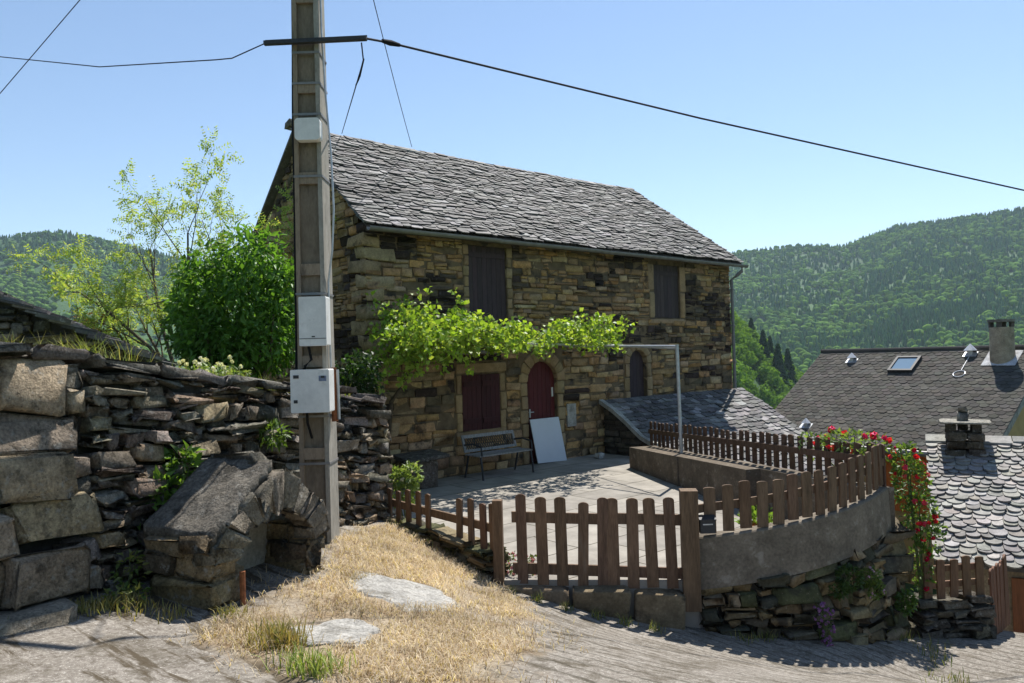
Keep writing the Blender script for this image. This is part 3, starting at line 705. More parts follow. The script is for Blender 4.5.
# plank doors and shutters
def planks(name, s0, s1, z0, z1, t, n, col, parent, braces=(), arch=None, thick=0.035):
    mb = MB(); w = (s1 - s0) / n
    for i in range(n):
        a, b = s0 + i * w + 0.003, s0 + (i + 1) * w - 0.003; c = jitcol(col, 0.22)
        if arch:
            sc, zs, r = arch
            zt = [zs + math.sqrt(max(r * r - (q - sc) ** 2, 0.0)) for q in np.linspace(a, b, 4)]
            poly = [H(a, t, z0), H(b, t, z0)] + [H(q, t, z) for q, z in list(zip(np.linspace(a, b, 4), zt))[::-1]]
        else:
            dz = random.uniform(-0.006, 0.006); poly = [H(a, t, z0 + dz), H(b, t, z0 + dz), H(b, t, z1), H(a, t, z1)]
        mb.prism(poly, HV * thick, c)
    for z in braces: mb.box(H(s0 + 0.02, t - 0.022, z), HU * (s1 - s0 - 0.04), HV * 0.0195, A([0, 0, 0.1]), jitcol(col, 0.15))
    return mb.build(name, M_shut, parent)
do = planks('door', 3.815, 4.685, ZB + 0.02, -0.2, 0.1, 7, (0.095, 0.018, 0.019), house, arch=(4.25, -0.61, 0.435))
mb = MB(); mb.box(H(3.87, 0.04, -1.36), HU * 0.03, -HV * 0.012, A([0, 0, 0.18]), (0.5, 0.5, 0.48)); mb.tube([H(3.885, 0.09, -1.25), H(3.885, 0.03, -1.25), H(3.99, 0.025, -1.25)], 0.011, 8); mb.build('handle', M_galv, do)
mb = MB(); mb.box(H(4.585, 0.078, -0.95), HU * 0.04, HV * 0.02, A([0, 0, 0.2])); mb.build('letter_plate', M_white, do)
planks('shutter', 2.085, 2.56, LWIN[2] + 0.01, LWIN[3] - 0.01, 0.005, 4, (0.058, 0.015, 0.016), house, braces=(-1.36, -0.62))
planks('shutter', 2.568, 3.045, LWIN[2] + 0.01, LWIN[3] - 0.01, 0.005, 4, (0.058, 0.015, 0.016), house, braces=(-1.36, -0.62))
tag(planks('loft_door', 2.335, 3.325, UDOOR[2] + 0.01, UDOOR[3] - 0.005, 0.06, 8, (0.062, 0.040, 0.040), house, braces=(1.98,)), 'weathered dark plank door of the loft above the vine')
tag(planks('shutter', 8.175, 9.205, RWIN[2] + 0.01, RWIN[3] - 0.005, 0.06, 7, (0.065, 0.045, 0.042), house, braces=(1.9,)), 'weathered dark plank shutter of the upper window')
tag(planks('shutter', 7.125, 7.775, -1.29, 0.0, 0.12, 5, (0.05, 0.034, 0.036), house, arch=(7.45, -0.31, 0.325)), 'dark arched plank shutter above the low slate roof')
mb = MB(); mb.box(H(4.95, -0.03, -1.64), HU * 0.27, HV * 0.04, A([0, 0, 0.5]), (0.40, 0.37, 0.32)); mb.build('plaster_patch', M_conc, house)
# ledge of flat stones over the lower window
st = Stones()
for i in range(5): st.box(H(1.15 + i * 0.36, 0.1, 0.03 + random.uniform(-0.015, 0.015)), HU * 0.35, A([0, 0, 0.045]), -HV * (0.5 + random.uniform(0, 0.07)), jitcol((0.24, 0.22, 0.2), 0.2), 0.008)
st.build('ledge', M_slate, house, rough=0.004)

# slate roofs built slate by slate
def slates(mb, O, U, W, N, L, rangef, expo, wid, length, th, colf, shape='rough', jit=0.02, sag=None, clip=None):
    O, U, W, N = (np.asarray(q, float) for q in (O, U, W, N)); d = 0.0; row = 0
    while d < L - expo * 0.3:
        a, b = rangef(d); x = a + (0 if shape == 'rough' else (-(row % 2) * 0.5 * wid[0]))
        while x < b - 0.03:
            w = random.uniform(*wid) if wid[0] != wid[1] else wid[0]
            x0, x1 = max(x, a), min(x + w, b)
            x += w
            if x1 - x0 < 0.05: continue
            g = 0.004; ln = min(length, L - d + 0.05); t_ = th * random.uniform(0.7, 1.4); j = random.uniform(-jit, jit)
            if shape == 'rough':
                c = min(0.05, (x1 - x0) * 0.2)
                pl = [(x0 + g, d + j + c * random.random() * 1.3), (x0 + g + c, d + j + random.uniform(-0.012, 0.006)), ((x0 + x1) / 2, d + j + random.uniform(-0.012, 0.008)), (x1 - g - c, d + j + random.uniform(-0.012, 0.006)), (x1 - g, d + j + c * random.random() * 1.3), (x1 - g, d + ln), (x0 + g, d + ln)]
            elif shape == 'round':
                r = (x1 - x0) / 2 - g; cx_ = (x0 + x1) / 2; k0 = random.uniform(0.75, 1.05)
                pl = [(cx_ - r * math.cos(q), d + j + r * k0 * (1 - math.sin(q))) for q in np.linspace(0, math.pi, 9)] + [(x1 - g, d + ln), (x0 + g, d + ln)]
            else:
                q = (x1 - x0) * 0.22
                pl = [(x0 + g, d + q * 1.1), (x0 + g + q, d), (x1 - g - q, d), (x1 - g, d + q * 1.1), (x1 - g, d + ln), (x0 + g, d + ln)]
            if clip: pl = [(min(max(px, clip(py)[0]), clip(py)[1]), py) for px, py in pl]
            lift = th * (1.75 if shape != 'hex' else 1.1) + random.uniform(0, jit * 0.35); tilt = random.uniform(-jit, jit) * 0.35
            bot = []
            for (px, py) in pl:
                n_ = lift * (1 - (py - d) / length) + tilt * (px - (x0 + x1) / 2) / max(x1 - x0, 0.01)
                n_ += 0 if sag is None else sag(px, py)
                bot.append(O + U * px + W * py + N * n_)
            bot = A(bot); k = len(bot)
            mb.add(np.vstack([bot, bot + N * t_]), [tuple(range(k))[::-1], tuple(range(k, 2 * k))] + [(i, (i + 1) % k, k + (i + 1) % k, k + i) for i in range(k)], colf())
        d += expo * random.uniform(0.9, 1.1) if shape == 'rough' else expo; row += 1
SLC = [(0.14, 0.134, 0.129), (0.18, 0.173, 0.167), (0.10, 0.096, 0.093), (0.25, 0.24, 0.23), (0.12, 0.114, 0.108), (0.15, 0.141, 0.13), (0.08, 0.077, 0.074)]
def slate_col(k=1.0): return lambda: tuple(0.86 * k * q for q in jitcol(random.choice(SLC), 0.25))
mb = MB(); LEN = math.hypot(HW / 2 + 0.25, ZR - ZE); cw_, sw_ = (HW / 2 + 0.25) / LEN, (ZR - ZE) / LEN
Wf = HV * cw_ + A([0, 0, sw_]); Nf = -HV * sw_ + A([0, 0, cw_]); SE = HL + 0.25
# bedding slabs, butted along the ridge and hips
mb.prism([H(-0.12, -0.25, ZE - 0.05), H(SE - 0.04, -0.25, ZE - 0.05), H(SR, HW / 2, ZR - 0.05), H(-0.12, HW / 2, ZR - 0.05)], A([0, 0, 0.035]), (0.06, 0.05, 0.045))
mb.prism([H(-0.12, HW + 0.25, ZE - 0.05), H(-0.12, HW / 2, ZR - 0.052), H(SR, HW / 2, ZR - 0.052), H(SE - 0.04, HW + 0.25, ZE - 0.05)], A([0, 0, 0.06]), (0.15, 0.14, 0.13))
mb.prism([H(SE - 0.045, -0.24, ZE - 0.053), H(SE - 0.045, HW + 0.24, ZE - 0.053), H(SR + 0.005, HW / 2, ZR - 0.055)], A([0, 0, 0.03]), (0.06, 0.05, 0.045))
sagf = lambda x, y: 0.025 * float(fnoise(x, y, 0.9, 3)) - 0.045 * math.sin(math.pi * min(max(x / 10.5, 0), 1)) * (y / LEN)
slates(mb, H(0, -0.3, ZE - 0.03), HU, Wf, Nf, LEN + 0.04, lambda d: (-0.2 + random.uniform(-0.02, 0.02), SE - (SE - SR) * min(d / LEN, 1) - random.uniform(0.0, 0.03)), 0.09, (0.11, 0.42), 0.26, 0.022, slate_col(), sag=sagf, jit=0.05, clip=lambda y: (-0.25, SE + 0.01 - (SE - SR) * min(max(y, 0) / LEN, 1)))
Lh = math.hypot(SE - SR, ZR - ZE); Wh = (-HU * (SE - SR) + A([0, 0, ZR - ZE])) / Lh; Nh = np.cross(HV, Wh); Nh = Nh if Nh @ HU > 0 else -Nh
slates(mb, H(SE + 0.02, 0, ZE - 0.03), HV, Wh, Nh, Lh, lambda d: (-0.2 + (HW / 2 + 0.2) * d / Lh + 0.05, HW + 0.2 - (HW / 2 + 0.2) * d / Lh - 0.05), 0.13, (0.2, 0.4), 0.3, 0.022, slate_col(), clip=lambda y: (-0.24 + (HW / 2 + 0.24) * max(y, 0) / Lh, HW + 0.24 - (HW / 2 + 0.24) * max(y, 0) / Lh))
# ridge row of flat slabs leaning over the crest
for i in range(31):
    x = -0.2 + i * 0.345
    q = 0.04 * float(fnoise(x, 0, 0.9, 3)) - 0.06 * math.sin(math.pi * min(max(x / 10.5, 0), 1))
    mb.prism([H(x, HW / 2 - 0.16, ZR + 0.015 - 0.10 + q), H(x + 0.36, HW / 2 - 0.16, ZR + 0.015 - 0.10 + q), H(x + 0.36, HW / 2 + 0.12, ZR + 0.05 + q), H(x, HW / 2 + 0.12, ZR + 0.05 + q)], A([0, 0, 0.035]), jitcol((0.2, 0.185, 0.17), 0.25))
roof = mb.build('roof', M_slate, house)
st = Stones(); st.box(H(-0.24, HW / 2 - 0.13, ZR - 0.02), HU * 0.28, A([0, 0, 0.14]), -HV * -0.28, (0.2, 0.18, 0.15), 0.02); st.build('ridge_stone', M_dry, roof)
# fascia board and zinc gutter
mb = MB(); mb.box(H(-0.1, -0.235, ZE - 0.12), HU * (SE - 0.05), HV * 0.03, A([0, 0, 0.07]), (0.1, 0.08, 0.06)); mb.build('eave_board', M_wood, house)
mb = MB(); pr = []
for i in range(13):
    a = math.pi + math.pi * i / 12; pr.append((-0.33 + 0.07 * math.cos(a), ZE - 0.055 + 0.07 * math.sin(a)))
pr2 = [(-0.33 + 0.062 * math.cos(math.pi + math.pi * i / 12), ZE - 0.055 + 0.062 * math.sin(math.pi + math.pi * i / 12)) for i in range(13)]
pp = pr + pr2[::-1]
for k in range(4):
    s0 = -0.12 + k * (SE + 0.2) / 4; mb.prism([H(s0, t, z - 0.008 * k) for t, z in pp], HU * ((SE + 0.2) / 4))
gut = mb.build('gutter', M_zinc, house)
mb = MB(); sp_ = HL - 0.06
mb.tube([H(HL + 0.1, -0.33, ZE - 0.13), H(HL + 0.1, -0.33, ZE - 0.24), H(HL + 0.02, -0.2, ZE - 0.37), H(sp_, -0.09, ZE - 0.47), H(sp_, -0.09, -1.12)], 0.042, 10)
for z in (1.6, 0.6, -0.4): mb.box(H(sp_ - 0.055, -0.145, z), HU * 0.11, HV * 0.13, A([0, 0, 0.03]))
mb.build('downpipe', M_zinc, gut)

random.seed(104); rs.seed(104)
# ------------------------------------------------------------------ low annex with a slate roof
AS = 0.628
annex = thing('annex', 'low stone lean-to with a slate roof against the right half of the house', 'lean-to', tuple(H(6.04, -1, ZB)))
mb = MB(); AL = 3.3; al = math.hypot(1, AS); Wa = (HV + A([0, 0, AS])) / al; Na = np.cross(HU, Wa)
za = lambda t: -1.16 + AS * t
mb.prism([H(6.1, -AL, za(-AL) - 0.03), H(11.8, -AL, za(-AL) - 0.03), H(11.8, -0.04, za(0) - 0.055), H(6.1, -0.04, za(0) - 0.055)], A([0, 0, 0.03]), (0.06, 0.05, 0.045))
slates(mb, H(0, -AL - 0.1, za(-AL - 0.1)), HU, Wa, Na, (AL + 0.06) * al, lambda d: (6.12, 11.9 + random.uniform(-0.02, 0.03)), 0.15, (0.2, 0.36), 0.34, 0.024, slate_col(1.1), jit=0.04)
mb.build('roof', M_slate, annex)
st = Stones(); amap = lambda s, h, d: H(6.1 - d, -s, h)
h = ZB - 0.1
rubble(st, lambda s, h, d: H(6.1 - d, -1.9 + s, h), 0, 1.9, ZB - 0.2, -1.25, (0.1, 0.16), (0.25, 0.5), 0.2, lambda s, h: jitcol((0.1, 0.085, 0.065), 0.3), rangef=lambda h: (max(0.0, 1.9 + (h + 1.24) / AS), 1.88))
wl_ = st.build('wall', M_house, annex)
mb = MB(); mb.prism([H(6.14, -0.04, -5), H(6.14, -0.04, za(0) - 0.1), H(6.14, -AL, za(-AL) - 0.1), H(6.14, -AL, -5)], HU * 5.6); mb.build('mortar', M_dark, wl_)
mb = MB()   # pale kerb board running down the left edge, sweeping out at its foot
pts = [(0.0, -1.10), (-0.4, -1.30), (-0.75, -1.53), (-1.0, -1.72), (-1.2, -1.86), (-1.42, -1.95), (-1.62, -2.0)]
for i in range(len(pts) - 1):
    (t0, z0), (t1, z1) = pts[i], pts[i + 1]
    mb.prism([H(6.0, t0, z0), H(6.0, t1, z1), H(6.0, t1, z1 - 0.1), H(6.0, t0, z0 - 0.1)], HU * 0.14, (0.36, 0.35, 0.31))
mb.build('edge_board', M_conc, annex)

random.seed(102); rs.seed(102)
# ------------------------------------------------------------------ dry stone wall
DPAL = [(0.26, 0.22, 0.165), (0.19, 0.165, 0.13), (0.32, 0.25, 0.165), (0.14, 0.125, 0.1), (0.28, 0.25, 0.205), (0.21, 0.17, 0.12)]
def dry_col(s, h):
    n = float(fnoise(s, h, 1.6, 9.0)) + random.gauss(0, 0.3)
    return jitcol((0.07, 0.064, 0.055), 0.3) if n > 0.55 else jitcol(random.choice(DPAL), 0.22, 0.06)
wall = thing('dry_stone_wall', 'high dry stone retaining wall of dark rough blocks running behind the utility pole', 'wall', (WL[1][0], WL[1][1], -1.6))
def dry_map(s, h, d):
    p = wallpt(s) + wallnrm(s) * (d + 0.05 * float(fnoise(s, h, 0.8, 2)) + (1.75 - h) * 0.095); zb = gz1(p[0], p[1]) - 0.22
    return A([p[0], p[1], zb + h * (walltop(s) - zb) / 1.75])
st = Stones(); SP = float(_wl[2]) + 0.30
st2 = Stones(); hh = 0.0
for k, rh in enumerate((0.24, 0.33, 0.27, 0.31, 0.24, 0.36)):
    x1 = SP - (0.0, 0.16, 0.02, 0.2, 0.06, 0.17)[k]
    xs = [x1, x1 - (0.5, 0.56, 0.62, 0.52, 0.66, 0.5)[k]]
    while xs[-1] > 1.0: xs.append(xs[-1] - random.uniform(0.3, 0.5))
    for a_, b_ in zip(xs[1:], xs[:-1]):
        fr = random.uniform(-0.01, 0.05); st2.hexa([dry_map((b_ - 0.012 if q & 1 else a_ + 0.012), hh + (rh - 0.012 if q & 2 else 0.008) + random.uniform(-0.014, 0.014), (fr + random.uniform(-0.02, 0.02) if q & 4 else -0.35)) for q in range(8)], jitcol(random.choice([(0.34, 0.275, 0.195), (0.38, 0.30, 0.2), (0.28, 0.235, 0.175)]), 0.16))
    if SP - x1 > 0.1:
        for q_ in range(2):
            st.hexa([dry_map((SP - 0.005 if q & 1 else x1 + 0.012), hh + rh * 0.5 * (q_ + (0.94 if q & 2 else 0.04)), (random.uniform(-0.02, 0.02) if q & 4 else -0.35)) for q in range(8)], dry_col(SP, hh))
    hh += rh
rubble(st, dry_map, SP + 0.01, float(_wl[-1]) - 0.02, 0, 1.68, (0.07, 0.165), (0.14, 0.4), 0.35, dry_col, gap=0.02, front=0.05, jit=0.03, split=0.28, skew=0.022)
s = 1.0
while s < _wl[-1] - 0.1:      # thin cap stones
    w = random.uniform(0.3, 0.6); w = min(w, _wl[-1] - s + 0.02)
    p0, p1 = wallpt(s + 0.01), wallpt(min(s + w - 0.01, _wl[-1])); n = wallnrm(s + w / 2)
    z0, z1 = walltop(s), walltop(min(s + w, _wl[-1])); th = random.uniform(0.035, 0.07); fo = random.uniform(0.0, 0.05); zz = random.uniform(-0.03, 0.0)
    c = []
    for i in range(8):
        p = (p1 if i & 1 else p0) + n * (fo if i & 4 else -0.46); c.append(A([p[0], p[1], (z1 if i & 1 else z0) + zz + (th if i & 2 else 0)]))
    st.hexa(c, jitcol((0.17, 0.155, 0.135), 0.25)); s += w
# the rounded end and the return towards the house
RET = [WALL_E + A([-0.03, 0.0]), A([-1.72, 10.05]), A([-1.95, 10.35]), A([-2.3, 11.6]), A([-2.62, 13.4])]
_rl = np.cumsum([0] + [np.linalg.norm(RET[i + 1] - RET[i]) for i in range(4)])
def ret_map(s, h, d):
    p = A([np.interp(s, _rl, [q[0] for q in RET]), np.interp(s, _rl, [q[1] for q in RET])]); e = min(s + 0.15, _rl[-1]); b_ = max(s - 0.15, 0)
    t = A([np.interp(e, _rl, [q[0] for q in RET]) - np.interp(b_, _rl, [q[0] for q in RET]), np.interp(e, _rl, [q[1] for q in RET]) - np.interp(b_, _rl, [q[1] for q in RET])]); t /= np.linalg.norm(t)
    p = p + A([t[1], -t[0]]) * (d - 0.02); return A([p[0], p[1], -2.5 + h * (np.interp(s, _rl, [-0.56, -0.58, -0.62, -0.75, -0.85]) + 2.5) / 1.9])
rubble(st, ret_map, 0, float(_rl[-1]), 0, 1.9, (0.1, 0.2), (0.2, 0.42), 0.3, dry_col, gap=0.02, front=0.04, jit=0.03)
wo_ = st.build('stonework', M_dry, wall, rough=0.022); st2.build('pier_blocks', M_dry, wall, rough=0.026)
mb = MB()
for i in range(4):
    q = []
    for (s_, off) in ((_wl[i] + 0.001, -0.09), (_wl[i + 1] - 0.001 - (0.08 if i == 3 else 0), -0.09), (_wl[i + 1] - 0.001 - (0.08 if i == 3 else 0), -0.42), (_wl[i] + 0.001, -0.42)):
        p = wallpt(s_) + wallnrm((_wl[i] + _wl[i + 1]) / 2) * off; q.append((p[0], p[1], walltop(s_) - 0.06))
    q = A(q); b_ = q.copy(); b_[:, 2] = -2.6; mb.add(np.vstack([b_, q]), [(3, 2, 1, 0), (4, 5, 6, 7), (0, 1, 5, 4), (1, 2, 6, 5), (2, 3, 7, 6), (3, 0, 4, 7)])
for i in range(1, 4):
    a, b = RET[i], RET[i + 1]; t = (b - a) / np.linalg.norm(b - a); n = A([t[1], -t[0]]); q = [a - n * 0.1, b - n * 0.1, b - n * 0.35, a - n * 0.35]
    mb.prism([(p[0], p[1], -2.6) for p in q], (0, 0, 1.72), (0.05, 0.05, 0.04))
mb.build('core', M_dark, wo_)
st = Stones(); st.box((-3.75, 4.25, -1.75), (0.62, 0.86, -0.02), (0, 0, 0.22), (0.27, -0.2, 0), (0.3, 0.26, 0.2), 0.01)
o = st.build('step_stone', M_dry, rough=0.009); o.location = (0, 0, 0); tag(o, 'long low step block at the foot of the big wall blocks', 'stone step')

random.seed(103); rs.seed(103)
# ------------------------------------------------------------------ stone niche
niche = thing('stone_niche', 'low gabled stone niche with an arched front opening beside the utility pole', 'niche', (-2.2, 6.0, -1.75))
NK = A([-2.15, 5.3]); nd = A([-1.62, 6.42]) - NK; NW = float(np.linalg.norm(nd)); nd /= NW; nb = A([-nd[1], nd[0]]); ND = 0.66
def N3(w, b, z): p = NK + nd * w + nb * b; return A([p[0], p[1], z])
zE0, zE1, zP = -1.25, -1.27, -0.82; wm = NW * 0.5
def ztop(w): return zE0 + (zP - zE0) * w / wm if w < wm else zP + (zE1 - zP) * (w - wm) / (NW - wm)
NPAL = [(0.27, 0.20, 0.115), (0.21, 0.165, 0.105), (0.30, 0.225, 0.13), (0.15, 0.125, 0.09)]
ncol = lambda *a: jitcol(random.choice(NPAL), 0.18)
st = Stones()
# side wall facing the lane (large blocks), jambs and voussoirs
nb_map = lambda s, h, d: N3(-d - 0.015, ND - s, h)
rubble(st, nb_map, 0, ND, -1.95, -1.235, (0.15, 0.22), (0.26, 0.5), 0.22, ncol, gap=0.014, jit=0.015, front=0.018, split=0)
ri = 0.38; cw = wm * 1.04; zs = -1.46
for (w0, w1) in ((0.0, cw - ri), (cw + ri, NW)):
    rubble(st, lambda s, h, d: N3(s, -d, h), w0, w1, -1.95, zs, (0.16, 0.24), (w1 - w0, w1 - w0), 0.5, ncol, gap=0.014, jit=0.012, front=0.02, split=0)
nv = 11
for i in range(nv):
    a0 = math.pi * (1 - i / nv); a1 = math.pi * (1 - (i + 1) / nv); c = []
    for b in range(8):
        a = (a1 - 0.012 * 0 if b & 1 else a0); w, z = cw + ri * math.cos(a), zs + ri * 0.74 * math.sin(a)
        if b & 2:
            k = 1.0
            w2, z2 = w, z; dx, dz = math.cos(a), math.sin(a) * 0.95
            for _ in range(60):
                w2 += dx * 0.012; z2 += dz * 0.012
                if w2 <= 0.01 or w2 >= NW - 0.01 or z2 >= ztop(w2) + (0.05 if w2 > wm else -0.012): break
            w, z = w2, max(z2, zs + 0.02)
        c.append(N3(w + random.uniform(-.008, .008), (-0.02 - random.uniform(0, .03) if b & 4 else 0.17), z))
    st.hexa(c, jitcol((0.2, 0.175, 0.135), 0.25))
for i in range(4):      # rough cover stones on the right slope
    w0, w1 = wm + (NW - wm) * i / 4, wm + (NW - wm) * (i + 1) / 4
    st.hexa([N3((w1 if q & 1 else w0) + random.uniform(-.01, .01), (0.16 if q & 4 else ND), ztop(w1 if q & 1 else w0) + (0.08 if q & 2 else -0.01) + random.uniform(-.012, .012)) for q in range(8)], jitcol((0.15, 0.135, 0.11), 0.2))
# far side wall
rubble(st, lambda s, h, d: N3(NW - 0.22 + d + 0.2, s, h), 0, ND, -1.95, -1.36, (0.17, 0.25), (0.26, 0.5), 0.2, ncol, split=0)
st.build('stonework', M_dry, niche, rough=0.02)
mb = MB(); mb.prism([N3(0.1, 0.47, -2.0), N3(NW - 0.1, 0.47, -2.0), N3(NW - 0.1, 0.47, ztop(NW - 0.1) - 0.03), N3(wm, 0.47, zP - 0.03), N3(0.1, 0.47, ztop(0.1) - 0.03)], np.append(nb, 0) * 0.15, (0.3, 0.27, 0.22)); mb.build('back_wall', M_conc, niche)
mb = MB()   # two thick rough slabs
for (wa, za_, wb, zb_) in ((0.02, zE0 - 0.005, wm + 0.02, zP + 0.005),):
    ns, nd_ = 26, 22; top = []; bot = []
    for i in range(ns + 1):
        for j in range(nd_ + 1):
            w = wa + (wb - wa) * i / ns; b = -0.01 + (ND + 0.05) * j / nd_ + (0.03 * float(fnoise(w, 3, 6, 1)) if j == 0 else 0); z = za_ + (zb_ - za_) * i / ns
            e = 0.016 * float(fnoise(w * 3, b * 3, 2.0, 3)) + 0.010 * float(fnoise(w * 9, b * 9, 2.0, 5)); top.append(N3(w, b + (0.02 * float(fnoise(w, i, 5, 1)) if j == 0 else 0), z + (0.07 if j > 0 else 0.04) + 1.6 * e - 0.02 * abs(i - (ns if wa < 0 else 0)) / ns)); bot.append(N3(w, b + (0.02 * float(fnoise(w, i, 5, 1)) if j == 0 else 0), z - 0.03))
    n_ = (ns + 1) * (nd_ + 1); fs = []
    I = lambda i, j: i * (nd_ + 1) + j
    for i in range(ns):
        for j in range(nd_): fs.append((I(i, j), I(i + 1, j), I(i + 1, j + 1), I(i, j + 1))); fs.append((n_ + I(i, j), n_ + I(i, j + 1), n_ + I(i + 1, j + 1), n_ + I(i + 1, j)))
        fs.append((I(i, 0), n_ + I(i, 0), n_ + I(i + 1, 0), I(i + 1, 0))); fs.append((I(i, nd_), I(i + 1, nd_), n_ + I(i + 1, nd_), n_ + I(i, nd_)))
    for j in range(nd_): fs.append((I(0, j), I(0, j + 1), n_ + I(0, j + 1), n_ + I(0, j))); fs.append((I(ns, j), n_ + I(ns, j), n_ + I(ns, j + 1), I(ns, j + 1)))
    mb.add(top + bot, fs, (0.185, 0.165, 0.135))
mb.build('roof_slab', M_dry, niche, smooth=True)
mb = MB(); p = N3(0.24, -0.05, 0); mb.tube([(p[0], p[1], gz1(p[0], p[1]) - 0.05), (p[0], p[1], -1.52)], 0.022, 8); mb.build('iron_stub', M_rust, niche)

# ------------------------------------------------------------------ utility pole
PX, PY = -1.91, 7.35; pz0 = gz1(PX, PY) - 0.3; PZT = 6.1
pole = thing('utility_pole', 'tall grey concrete utility pole carrying white boxes beside the stone niche', 'utility pole', (PX, PY, gz1(PX, PY)))
def pw(z): return np.interp(z, [-1.8, 4.2, 6.1], [0.146, 0.122, 0.11])
def pdp(z): return np.interp(z, [-1.8, 4.2, 6.1], [0.17, 0.13, 0.115])
def cx_(z): return PX - 0.012 * (z + 1.75) * 0
mb = MB()
def pseg(x0, x1, y0, y1, z0, z1, col):
    """x0,x1,y0,y1 as fractions of the half widths, plus metres in a tuple"""
    v = []
    for z in (z0, z1):
        w, d = pw(z), pdp(z)
        fx_ = lambda q: PX + q[0] * w + q[1]; fy_ = lambda q: PY + q[0] * d + q[1]
        v += [(fx_(x0), fy_(y0), z), (fx_(x1), fy_(y0), z), (fx_(x1), fy_(y1), z), (fx_(x0), fy_(y1), z)]
    mb.add(v, [(3, 2, 1, 0), (4, 5, 6, 7), (0, 1, 5, 4), (1, 2, 6, 5), (2, 3, 7, 6), (3, 0, 4, 7)], col)
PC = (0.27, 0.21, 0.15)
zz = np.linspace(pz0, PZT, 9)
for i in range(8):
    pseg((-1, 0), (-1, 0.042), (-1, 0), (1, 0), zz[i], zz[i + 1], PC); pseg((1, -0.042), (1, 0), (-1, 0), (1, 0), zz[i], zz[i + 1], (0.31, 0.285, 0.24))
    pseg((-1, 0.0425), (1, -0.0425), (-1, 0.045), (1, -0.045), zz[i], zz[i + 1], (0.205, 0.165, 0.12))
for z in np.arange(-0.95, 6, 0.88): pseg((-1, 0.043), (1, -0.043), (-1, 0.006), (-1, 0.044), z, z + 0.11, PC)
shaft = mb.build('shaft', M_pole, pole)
mb = MB(); yf = PY - pdp(3.1) - 0.05
mb.box((-2.29, yf - 0.03, 3.02), (0.98, 0, 0.02), (0, 0.05, 0), (0, 0, 0.035), (0.2, 0.2, 0.2)); mb.box((-2.29, yf + 0.0305, 3.03), (0.98, 0, 0.02), (0, 0.006, 0), (0, 0, 0.055), (0.2, 0.2, 0.2))
mb.build('crossarm', M_iron, pole)
for z in (2.95, 2.65, 2.35, 1.75, 0.62, -0.55, -1.0):
    mb = MB(); w, d = pw(z) + 0.004, pdp(z) + 0.004
    for (x0, y0, ux, uy) in ((-w, -d - 0.003, 2 * w, 0.003), (-w, d, 2 * w, 0.003), (-w - 0.003, -d - 0.003, 0.003, 2 * d + 0.006), (w, -d - 0.003, 0.003, 2 * d + 0.006)):
        mb.box((PX + x0, PY + y0, z), (ux, 0, 0), (0, uy, 0), (0, 0, 0.022))
    mb.build('strap', M_zinc, pole)
def rbox(name, cx, yfront, cz, w, h, d, material, parent, r=0.02):
    mb = MB(); x0, z0 = cx - w / 2, cz - h / 2; pl = []
    for (ox, oz, a0) in ((w - r, r, -90), (w - r, h - r, 0), (r, h - r, 90), (r, r, 180)):
        for k in range(5): a = R(a0 + 22.5 * k); pl.append((x0 + ox + r * math.cos(a), yfront, z0 + oz + r * math.sin(a)))
    mb.prism(pl, (0, d, 0)); inner = A(pl); return mb.build(name, material, parent)
yb = PY - pdp(2.2); jb = rbox('junction_box', -1.885, yb - 0.10, 2.19, 0.24, 0.21, 0.097, M_white, pole, 0.035)
yb = PY - pdp(0.4); mbx = rbox('meter_box', -1.855, yb - 0.17, 0.36, 0.255, 0.46, 0.165, M_white, pole, 0.012)
mb = MB(); mb.box((-1.98, yb - 0.172, 0.195), (0.25, 0, 0), (0, 0.0015, 0), (0, 0, 0.006)); mb.box((-1.865, yb - 0.173, 0.21), (0.03, 0, 0), (0, 0.003, 0), (0, 0, 0.012)); mb.build('lid_seam', M_iron, mbx)
yb = PY - pdp(-0.3); cab_ = rbox('cabinet', -1.885, yb - 0.2, -0.29, 0.36, 0.4, 0.195, M_white, pole, 0.012)
mb = MB()
for (x, z, w, h) in ((-2.035, -0.17, 0.05, 0.03), (-2.035, -0.40, 0.035, 0.03), (-1.78, -0.17, 0.035, 0.02)):
    mb = MB(); mb.box((x, yb - 0.206, z), (w, 0, 0), (0, 0.005, 0), (0, 0, h)); mb.build('lock', M_iron, cab_)

mb = MB(); mb.box((-1.80, yb - 0.204, -0.2), (0.07, 0, 0), (0, 0.003, 0), (0, 0, 0.05), (0.25, 0.3, 0.42)); mb.build('label_plate', M_conc, cab_)
mb = MB(); xl = PX - pw(2) - 0.012
mb.tube([(xl + 0.03, PY - 0.1, 4.4), (xl + 0.02, PY - 0.12, 3.1), (xl + 0.005, PY - 0.12, 2.4), (xl, PY - 0.12, 1.5), (xl - 0.015, PY - 0.12, 0.1), (xl - 0.02, PY - 0.12, -0.1)], 0.015, 7)
mb.tube([(xl + 0.03, PY + 0.02, 3.1), (xl + 0.01, PY, 2.4), (xl - 0.005, PY, 1.2), (xl - 0.02, PY, -0.1)], 0.011, 7)
mb.tube([(PX - 0.02, PY - 0.2, 0.13), (PX + 0.0, PY - 0.19, 0.0), (PX - 0.06, PY - 0.2, -0.06), (PX - 0.06, PY - 0.2, -0.1)], 0.014, 7)
mb.tube([(PX - 0.05, PY - 0.2, -0.49), (PX - 0.05, PY - 0.185, -0.6), (PX - 0.03, PY - 0.12, -0.75)], 0.012, 7)
mb.build('power_cable', M_black, pole)
mb = MB(); xr_ = PX + pw(1) + 0.012
